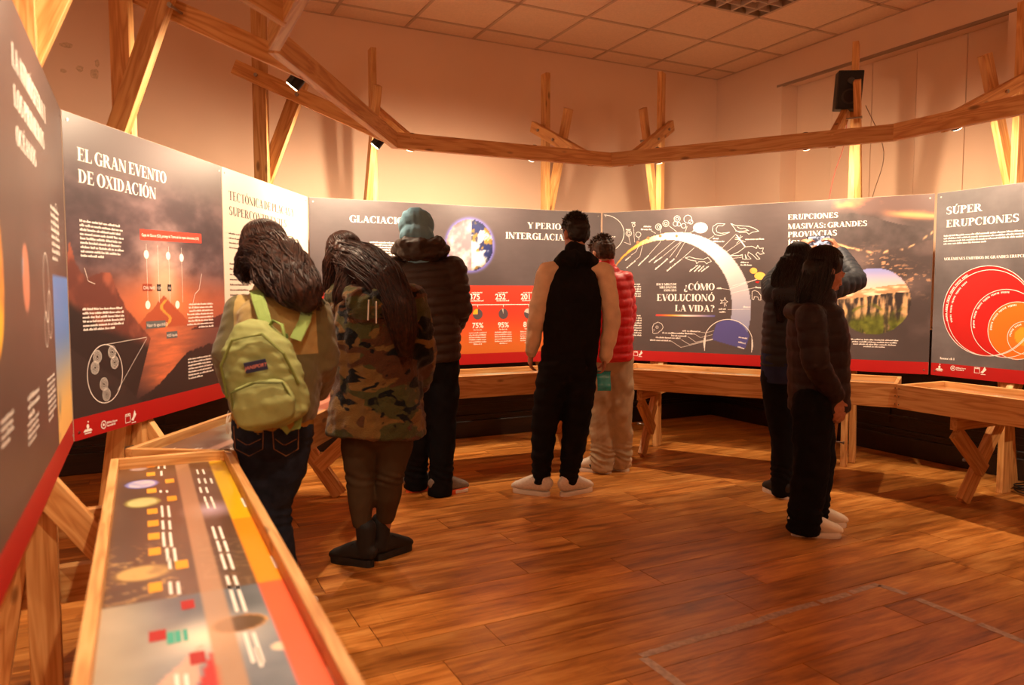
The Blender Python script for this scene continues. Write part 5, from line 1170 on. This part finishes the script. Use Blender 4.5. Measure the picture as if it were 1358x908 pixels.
def camo_layer(prev, loc, sc, col, th):
    mp_ = N(nt_, 'ShaderNodeVectorMath', operation='ADD'); mp_.inputs[1].default_value = loc; nt_.links.new(mpp.outputs[0], mp_.inputs[0])
    n_ = N(nt_, 'ShaderNodeTexNoise', i_Scale=sc, i_Detail=2.5, i_Distortion=.6); nt_.links.new(mp_.outputs[0], n_.inputs['Vector']); r_ = ramp(nt_, [(th, (0, 0, 0, 1)), (th+.02, (1, 1, 1, 1))]); nt_.links.new(n_.outputs['Fac'], r_.inputs['Fac'])
    mx_ = N(nt_, 'ShaderNodeMixRGB'); nt_.links.new(r_.outputs['Color'], mx_.inputs['Fac']); mx_.inputs['Color2'].default_value = col
    if isinstance(prev, tuple): mx_.inputs['Color1'].default_value = prev
    else: nt_.links.new(prev, mx_.inputs['Color1'])
    return mx_.outputs['Color']
cc = camo_layer(srgb(112, 82, 38), (3, 1, 2), 5.4, srgb(68, 64, 30), .50); cc = camo_layer(cc, (7, 5, 1), 5.6, srgb(78, 46, 22), .54); cc = camo_layer(cc, (1, 9, 4), 7.0, srgb(12, 10, 10), .565)
nt_.links.new(cc, b_.inputs['Base Color']); b_.inputs['Roughness'].default_value = .95; b_.inputs['Sheen Weight'].default_value = .2; b_.inputs['Specular IOR Level'].default_value = .2
n_ = N(nt_, 'ShaderNodeTexNoise', i_Scale=180.0, i_Detail=3.0); nt_.links.new(tc.outputs['Object'], n_.inputs['Vector']); bp_ = N(nt_, 'ShaderNodeBump', i_Strength=.7, i_Distance=.006); nt_.links.new(n_.outputs['Fac'], bp_.inputs['Height']); nt_.links.new(bp_.outputs['Normal'], b_.inputs['Normal'])
mb = MB()
garment_torso(mb, L, [(V(486, 380, .04), .12, .08), (V(494, 398, .0), .185, .13), (V(500, 440, -.02), .20, .155), (V(502, 500), .200, .150), (V(501, 545), .222, .160), (V(500, 574), .232, .165)], (1, 0, 0)); sleeves(mb, L, (.086, .085, .080, .072, .056), .0)
fuse(mb, 'coat', CAMO, t, .009, 4, lambda co: folds(amp=.012, seed=61, sc=13)(co)+.003*wob(co, 70, 9))
mb = MB(); mb.sweep([V(468, 388, -.06), V(480, 398, -.13), V(500, 400, -.15), V(520, 392, -.12)], [.055, .075, .075, .055], [.045, .06, .06, .045], n=14); mb.ell(V(494, 408, -.13), (.115, .06, .085))
fuse(mb, 'coat_hood', CAMO, t, .009, 3, folds(amp=.008, seed=62, sc=30))
for a, b in (((489, 398, -.215), (488, 424, -.215)), ((499, 400, -.22), (499, 428, -.22))): MB().sweep([V(*a), V(*b)], .003, n=6).build('drawstring', WHITE_R, t)
trousers('leggings', cloth('olive_brown_stretch', srgb(74, 58, 40), .06), t, L, (.165, .098, .094, .066, .062, .043), seed=65, amp=.003, kn=[(.42, .035, .004)], hemz=-.07)
g = lambda *p: [V(*q) for q in p]
long_hair(t, L['head'], R, HAIR_R, [(g((457, 340, .08), (480, 345, -.02), (508, 368, -.12), (528, 405, -.19), (536, 440, -.19), (538, 470, -.17)), [.085, .10, .09, .075, .06, .03], [.08, .06, .045, .03, .025, .012], (1, 0, .4)), (g((452, 335, .08), (440, 350, .06), (438, 378, .05), (444, 415, .03)), [.06, .055, .045, .02], [.06, .04, .03, .012], (0, 1, 0)), (g((462, 340, .02), (466, 362, -.03), (456, 392, -.07), (452, 425, -.07)), [.07, .06, .05, .025], [.05, .04, .03, .012], (1, 0, 0))], 1.04, 7, 40, wave=.004)
BT = plain('black_nubuck', srgb(20, 17, 16), .7, .1, 60, .4, 300)
for sd, yw in (('L', 68), ('R', -38)): 
    u = shoe(t, L['ankle'+sd], math.radians(yw), BT, BLACK_R, 1.0, high=.10, thick=.036, laces=plain('black_lace', srgb(10, 10, 10), .8)); u.name = 'boot'

# ===== the girl with the green backpack
Y = 2.68; P_ = lambda x, y, d=0: WP(x, y, Y+d)
J = dict(head=P_(350, 342, .10), neck=P_(362, 386, .03), chest=P_(370, 435), waist=P_(368, 500), pelvis=P_(362, 560), shoulderL=P_(322, 412, .03), shoulderR=P_(416, 416, .0), elbowL=P_(303, 470, .02), elbowR=P_(428, 478, .03), wristL=P_(310, 518, .20), wristR=P_(420, 520, .22),
         hipL=P_(342, 578), hipR=P_(384, 578), kneeL=P_(350, 668, .03), kneeR=P_(362, 672, .05), ankleL=P_(356, 815, .03), ankleR=P_(384, 815, .09))
root = (P_(368, 860).x, Y, 0); R = head_R((-.50, 1, -.60))
t, L = person('girl with long wavy dark brown hair in an olive fleece and jeans wearing a backpack', root, J, head=dict(R=R), hand_spec=dict(L=dict(n=(1, 0, 0), s=(0, .3, 1)), R=dict(n=(-1, 0, 0), s=(0, .3, 1))))
V = lambda x, y, d=0: P_(x, y, d)-Vector(root)
FL, nt_, b_ = newmat('two_tone_fleece'); tc = N(nt_, 'ShaderNodeTexCoord'); sp = N(nt_, 'ShaderNodeSeparateXYZ'); nt_.links.new(tc.outputs['Object'], sp.inputs[0]); zc_ = V(400, 467).z
ax = N(nt_, 'ShaderNodeMath', operation='ABSOLUTE'); sx_ = N(nt_, 'ShaderNodeMath', operation='SUBTRACT'); sx_.inputs[1].default_value = L['chest'].x; nt_.links.new(sp.outputs['X'], sx_.inputs[0]); nt_.links.new(sx_.outputs[0], ax.inputs[0])
g1 = N(nt_, 'ShaderNodeMath', operation='GREATER_THAN'); g1.inputs[1].default_value = zc_; nt_.links.new(sp.outputs['Z'], g1.inputs[0]); g2 = N(nt_, 'ShaderNodeMath', operation='LESS_THAN'); g2.inputs[1].default_value = .150; nt_.links.new(ax.outputs[0], g2.inputs[0])
gm = N(nt_, 'ShaderNodeMath', operation='MULTIPLY'); nt_.links.new(g1.outputs[0], gm.inputs[0]); nt_.links.new(g2.outputs[0], gm.inputs[1]); mx_ = N(nt_, 'ShaderNodeMixRGB'); nt_.links.new(gm.outputs[0], mx_.inputs['Fac']); mx_.inputs['Color1'].default_value = srgb(104, 94, 58); mx_.inputs['Color2'].default_value = srgb(172, 146, 88); nt_.links.new(mx_.outputs[0], b_.inputs['Base Color'])
b_.inputs['Roughness'].default_value = .9; b_.inputs['Sheen Weight'].default_value = .2; n_ = N(nt_, 'ShaderNodeTexNoise', i_Scale=260.0, i_Detail=3.0); nt_.links.new(tc.outputs['Object'], n_.inputs['Vector']); bp_ = N(nt_, 'ShaderNodeBump', i_Strength=.4, i_Distance=.003); nt_.links.new(n_.outputs['Fac'], bp_.inputs['Height']); nt_.links.new(bp_.outputs['Normal'], b_.inputs['Normal'])
mb = MB(); garment_torso(mb, L, [(V(362, 392, .02), .085, .065), (V(366, 408, .0), .135, .095), (V(370, 440), .158, .118), (V(369, 495), .158, .122), (V(364, 535), .160, .126), (V(363, 549), .152, .118)], (1, 0, 0)); sleeves(mb, L, (.066, .064, .060, .055, .042), .0); mb.sweep([V(362, 396, .02), V(360, 384, .03)], [.068, .060], n=14)
fuse(mb, 'fleece', FL, t, .008, 4, folds(amp=.007, seed=71, sc=17))
mb = MB(); mb.sweep([V(363, 549), V(363, 554)], [.151, .146], [.120, .116], n=24, ref=(1, 0, 0)); fuse(mb, 'hem_band', cloth('ochre_binding', srgb(164, 128, 62)), t, .008, 1, folds(amp=.003, seed=3, sc=60))
JE = cloth('dark_blue_denim', srgb(34, 40, 54), .25, 30)
trousers('jeans', JE, t, L, (.138, .090, .086, .064, .058, .062), seed=75, amp=.005, kn=[(.44, .06, .004), (.74, .04, .003)], hemz=.02)
ST = plain('orange_thread', srgb(140, 92, 50), .8)
for cx, w_ in ((345, .052), (392, .046)):
    mb = MB(); q = lambda a, b: P_(cx, 570, -.0)-Vector(root)+Vector((a, -.118, b)); o_ = [q(-w_, .035), q(-w_*.92, -.045), q(0, -.07), q(w_*.92, -.045), q(w_, .035)]
    mb.sweep(o_, .0014, n=5); mb.sweep([q(-w_*.8, -.01), q(-.01, -.03), q(0, -.03), q(w_*.8, -.01)], .0012, n=5); mb.build('pocket_stitching', ST, t)
mb = MB()
for dx in (0, .012): mb.sweep([V(303, 545, -.06)+Vector((dx, 0, 0)), V(300, 560, -.09)+Vector((dx*.4, 0, 0)), V(301+dx*200, 575, -.09)], .0016, n=5)
mb.build('hem_cord', WHITE_R, t)
g = lambda *p: [V(*q) for q in p]
long_hair(t, L['head'], R, HAIR_D, [(g((350, 335, .06), (366, 340, -.02), (382, 365, -.10), (400, 390, -.13), (412, 408, -.13)), [.085, .090, .080, .070, .035], [.08, .06, .045, .035, .015], (1, 0, .5)), (g((358, 325, .05), (384, 350, -.04), (404, 378, -.09), (420, 402, -.10)), [.06, .065, .055, .025], [.06, .045, .03, .015], (1, 0, .5)),
    (g((340, 330, .06), (326, 345, .07), (321, 362, .08), (327, 374, .06)), [.045, .035, .02, .008], [.05, .03, .02, .008], (0, 1, 0)), (g((352, 345, -.03), (352, 368, -.07), (362, 386, -.09), (378, 396, -.10)), [.05, .04, .022, .006], [.04, .025, .015, .006], (1, 0, .4))], 1.04, 9, 46, wave=.009)
for sd, yw in (('L', 10), ('R', -15)): shoe(t, L['ankle'+sd], math.radians(yw), plain('white_leather', srgb(214, 204, 192), .5), WHITE_R, 1.02, laces=WHITE_R)
# backpack
bp = empty('backpack', mat=Matrix.Translation(P_(346, 492, -.20)) @ Matrix.Rotation(-.20, 4, 'Y') @ Matrix.Rotation(.10, 4, 'X'), label='lime green backpack with a small blue label, worn by the girl in olive fleece', cat='backpack')
GRN = plain('lime_canvas', srgb(146, 152, 92), .8, .08, 14, .35, 500); GRN2 = plain('lime_webbing', srgb(138, 162, 86), .75, .05, 20, .4, 600)
mb = MB(); mb.sweep([(0, .01, -.155), (0, .01, -.10), (0, .01, .0), (0, .012, .09), (0, .02, .145)], [.125, .132, .130, .112, .062], [.055, .062, .062, .055, .035], ref=(1, 0, 0), n=24, power=.72)
fuse(mb, 'main_bag', GRN, bp, .007, 3, folds(amp=.006, seed=81, sc=18))
mb = MB(); mb.sweep([(0, -.050, -.150), (0, -.054, -.10), (0, -.050, -.045)], [.098, .104, .088], [.030, .036, .026], ref=(1, 0, 0), n=22, power=.65)
pf = fuse(mb, 'front_pocket', GRN, bp, .006, 2, folds(amp=.004, seed=82, sc=26))
MB().sweep([(-.098, -.066, -.10), (-.085, -.078, -.040), (0, -.084, -.022), (.085, -.078, -.040), (.098, -.066, -.10)], .0045, n=8).build('zip', plain('olive_zip', srgb(92, 100, 44), .6), pf)
MB().sweep([(-.122, -.03, -.06), (-.105, -.052, .05), (-.05, -.045, .125), (.05, -.045, .125), (.105, -.052, .05), (.122, -.03, -.06)], .005, n=8).build('piping', plain('olive_piping', srgb(110, 118, 52), .6), bp)
LB = empty('label_patch', mat=Matrix.Translation((.010, -.062, .022)) @ Matrix.Rotation(.0, 4, 'Y')); LB.parent = bp
bpy.data.objects.remove(LB)
lbm = MB().box((.010, -.0615, .028), (.074, .004, .036)).build('label_patch', plain('navy_label', srgb(34, 38, 70), .6), bp, bevel=.001)
cu = bpy.data.curves.new('x', 'FONT'); cu.body = 'JANSPORT'; cu.size = .0155; cu.offset = .0002; cu.align_x = 'CENTER'; cu.shear = .3
tmp = bpy.data.objects.new('x', cu); COL.objects.link(tmp); me = bpy.data.meshes.new_from_object(tmp.evaluated_get(bpy.context.evaluated_depsgraph_get())); bpy.data.objects.remove(tmp); me.materials.clear(); me.materials.append(plain('pink_thread', srgb(226, 138, 120), .6))
o = bpy.data.objects.new('label_lettering', me); link(o, lbm); o.matrix_basis = Matrix.Translation((.010, -.0643, .0225)) @ Matrix.Rotation(math.pi/2, 4, 'X')
def strap(pts, w=.016, th=.003, mat=GRN2, name='strap'):
    return MB().sweep(pts, [w]*len(pts), [th]*len(pts), ref=(1, 0, 0), n=10, power=.6, rnd=False).build(name, mat, bp, smooth=False)
iv = bp.matrix_world.inverted() if False else (Matrix.Translation(P_(346, 492, -.20)) @ Matrix.Rotation(-.20, 4, 'Y') @ Matrix.Rotation(.10, 4, 'X')).inverted()
q = lambda x, y, d: iv @ P_(x, y, d)
strap([q(354, 440, -.17), q(350, 420, -.15), q(343, 398, -.12), q(340, 386, -.06), q(338, 384, .02)], .022)
strap([q(392, 450, -.15), q(404, 425, -.13), q(408, 408, -.09), q(408, 400, -.02)], .022)
strap([q(372, 512, -.15), q(388, 520, -.15), q(398, 545, -.15), q(394, 566, -.16), q(382, 573, -.17), q(372, 560, -.18), q(364, 546, -.19)], .013)
MB().sweep([q(352, 440, -.19), q(362, 425, -.20), q(374, 430, -.20), q(378, 448, -.19)], .006, n=8).build('grab_handle', GRN2, bp, smooth=True)
for a in ((354, 436, -.19), (377, 446, -.19)): c = q(*a); MB().box(tuple(c), (.026, .008, .016)).build('buckle', plain('green_buckle', srgb(70, 96, 40), .5), bp, bevel=.002)
# ---------------------------------------------------------------- small things
# loudspeaker on the post by the right part of the evolution panel
s3 = SEG[3]; c = s3.pt(1.90, .075, 0); cz = WP(1122, 121, c.y).z
sp_ = empty('loudspeaker', mat=Matrix.Translation((c.x, c.y, cz)) @ Matrix.Rotation(math.radians(-14), 4, 'Z') @ Matrix.Rotation(.10, 4, 'X') @ Matrix.Rotation(.05, 4, 'Y'), label='small black loudspeaker fixed high on the pine post above the eruptions lettering', cat='loudspeaker')
BX = plain('speaker_box', srgb(34, 31, 30), .55, .1, 60, .3, 300)
MB().box((0, 0, 0), (.165, .14, .26)).build('cabinet', BX, sp_, bevel=.006)
MB().box((0, -.073, 0), (.15, .008, .245)).build('grille_frame', plain('speaker_front', srgb(20, 19, 20), .7), sp_, bevel=.003)
mb = MB()
for (z, r) in ((-.045, .052),): mb.sweep([(0, -.074, z), (0, -.082, z), (0, -.084, z)], [r, r, r*.86], n=28, rnd=False, ref=(1, 0, 0)); 
mb.build('woofer_rim', plain('rubber_rim', srgb(44, 36, 32), .5), sp_)
mb = MB(); mb.sweep([(0, -.0845, -.045), (0, -.079, -.045)], [.040, .016], n=26, rnd=False); mb.build('woofer_cone', plain('cone', srgb(28, 24, 23), .8), sp_)
MB().sweep([(0, -.075, .06), (0, -.082, .06)], [.026, .022], n=20, rnd=False).build('tweeter', plain('tweeter', srgb(30, 26, 25), .4), sp_)
MB().box((0, .09, -.02), (.05, .05, .09)).build('wall_bracket', BLACK, sp_, bevel=.003)
# cables
def cable(name, pts, r, mat, label):
    P = [Vector(p) for p in pts]; Q = []
    for i in range(len(P)-1):
        p0, p1, p2, p3 = P[max(i-1, 0)], P[i], P[i+1], P[min(i+2, len(P)-1)]
        for k in range(6):
            t_ = k/6; Q.append(.5*((2*p1)+(p2-p0)*t_+(2*p0-5*p1+4*p2-p3)*t_*t_+(3*p1-p0-3*p2+p3)*t_**3))
    Q.append(P[-1]); o = MB().sweep(Q, r, n=6, ref=(.3, .2, 1)).build(name, mat, None, smooth=True); tag(o, label, 'cable'); return o
RC_ = plain('red_cable', srgb(170, 40, 30), .5)
a = s3.pt(1.88, -.10, 2.52); cable('cable', [a, s3.pt(1.86, -.12, 2.35), s3.pt(1.80, -.13, 2.15), s3.pt(1.76, -.12, 1.9)], .0022, RC_, 'thin red cable hanging behind the ring below the loudspeaker')
cable('cable', [s3.pt(2.00, -.10, 2.62), s3.pt(2.12, -.2, 2.3), s3.pt(2.06, -.2, 2.0), s3.pt(2.02, -.2, 1.8)], .0025, plain('dark_cable', srgb(120, 78, 50), .6), 'thin brown cable hanging beside the post with the loudspeaker')
cc_ = px_z(1372, 655, 0); pts = []
for k in range(46): a = k*.45; r = .10+.004*math.sin(k*1.7); pts.append((cc_.x+r*1.1*math.cos(a), cc_.y+r*math.sin(a), .008+.0012*k))
cable('cable', pts, .005, BLACK, 'coil of black cable lying on the floor under the right-hand table')
# worn tape outline on the floor
TP = plain('worn_grey_tape', srgb(184, 158, 140), .65, .25, 40, .3, 120)
rgt = random.Random(5)
def tape(x0, y0, x1, y1, label, w=.042):
    a, b = px_z(x0, y0, .0), px_z(x1, y1, .0); d = (b-a); Lr = d.length; d.normalize(); n_ = Vector((-d.y, d.x, 0)); m = MB(); k = int(Lr/.02); vs = []
    for i in range(k+1):
        p = a+d*(Lr*i/k)+n_*.004*math.sin(i*.21); e0 = w/2*(1-.25*rgt.random()); e1 = w/2*(1-.25*rgt.random())
        vs += [p+n_*e0+Vector((0, 0, .0012)), p-n_*e1+Vector((0, 0, .0012))]
    m.add(vs, [(2*i, 2*i+2, 2*i+3, 2*i+1) for i in range(k) if rgt.random() > .02])
    o = m.build('floor_tape', TP, None, fixn=False); tag(o, label, 'tape', 'strips of worn tape marking a rectangle on the floor'); return o
tape(850, 870, 1125, 787, 'long worn grey tape strip on the floor running up to the corner mark'); tape(1128, 786, 1166, 775, 'short tape strip at the far corner of the taped rectangle')
tape(1166, 776, 1202, 788, 'short tape strip right of the corner of the taped rectangle'); tape(1215, 794, 1372, 856, 'long tape strip running to the right edge of the floor'); tape(852, 872, 908, 914, 'tape strip at the near left corner of the taped rectangle')
# old stains on the wall plaster behind the first frames
STN = plain('plaster_stain', (.62, .42, .27, 1), .85, .2, 60)
stn = MB(); rgs = random.Random(12)
for (x, y, rx_, rz_) in ((88, 60, .035, .014), (84, 94, .016, .012), (106, 91, .018, .018), (125, 98, .024, .028), (129, 84, .012, .02)):
    r = px_ray(x, y); n_ = Vector((E2.x, E2.y, 0)); t_ = (K-Vector((0, 0, CAM_Z))).dot(n_)/r.dot(n_); p = RM.inverted() @ (Vector((0, 0, CAM_Z))+r*t_)
    V_ = [(p.x+rx_*1.4*math.cos(a*.524)*rgs.uniform(.7, 1.1), .0012, p.z+rz_*1.4*math.sin(a*.524)*rgs.uniform(.7, 1.1)) for a in range(12)]
    stn.add(V_, [tuple(range(12))])
so_ = stn.build('stain', STN, bpy.data.objects['wall_back'], fixn=False); so_['kind'] = 'stuff'
# ---------------------------------------------------------------- spotlights clamped on the ring
LENS, ntl, bl = newmat('lit_lens'); bl.inputs['Emission Color'].default_value = (1, .75, .45, 1); bl.inputs['Emission Strength'].default_value = 14
def spotlight(i, u, label, tgt_u=None, power=1.0, tilt=1.5, low=.045):
    s = SEG[i]; p = s.pt(u, RO-.095, RZ0+low); tg = s.pt(tgt_u if tgt_u is not None else u, 0.02, tilt)
    d = (tg-p).normalized()
    R = d.to_track_quat('-Z', 'Y').to_matrix().to_4x4()
    M = Matrix.Translation(p) @ R
    t = empty('spotlight', mat=M, label=label, cat='spotlight', group='small black spotlights clamped on the ring beam')
    MB().sweep([(0, 0, .06), (0, 0, .03), (0, 0, -.045)], [.022, .032, .034], n=16, rnd=False).build('lamp_body', BLACK, t, smooth=False, bevel=.002)
    MB().cyl((0, 0, -.046), (0, 0, -.049), .028, n=18).build('lens', LENS, t)
    MB().box((0, 0, .035), (.082, .012, .02)).box((.041, 0, .0), (.006, .014, .08)).box((-.041, 0, 0), (.006, .014, .08)).build('bracket', BLACK, t)
    ld = bpy.data.lights.new('lamp', 'SPOT'); ld.color = LAMP_COL; ld.energy = LAMP_W*power; ld.spot_size = math.radians(166); ld.spot_blend = .75; ld.shadow_soft_size = .025
    lo = bpy.data.objects.new('lamp', ld); link(lo, t); lo.location = (0, 0, -.055)
    return t
places = [(0, .45), (0, 1.55), (1, .66), (1, 2.02), (2, .55), (2, 1.45), (3, .72), (3, 1.72), (4, .55), (4, 1.7)]
for i, u in places:
    spotlight(i, u, 'black spotlight aimed at the %s half of the %s' % ('left' if u < 1.2 else 'right', labs[i]), low=(.035 if i == 1 else .062))
# made-up warm glowing globes, out of view behind the camera, added as fill light
FILL_GLOBE, ntg_, bg_ = newmat('added_fill_glow'); bg_.inputs['Emission Color'].default_value = FILL_COL+(1,); bg_.inputs['Emission Strength'].default_value = FILL_E
for (x, y, wd) in ((-2.6, -1.0, 'left'), (0.3, -1.9, 'middle'), (3.2, -.9, 'right')):
    t = empty('added_fill_globe', (x, y, 2.75), 0, 'added unseen fill light globe behind the photographer, %s one' % wd, 'added fill light')
    MB().ell((0, 0, 0), (.19, .19, .19), None, 24, 14).build('globe', FILL_GLOBE, t, smooth=True)
    MB().cyl((0, 0, .18), (0, 0, CH-2.75), .006).build('cord', BLACK, t); MB().cyl((0, 0, .17), (0, 0, .24), .035).build('fill_cap', STEEL, t)
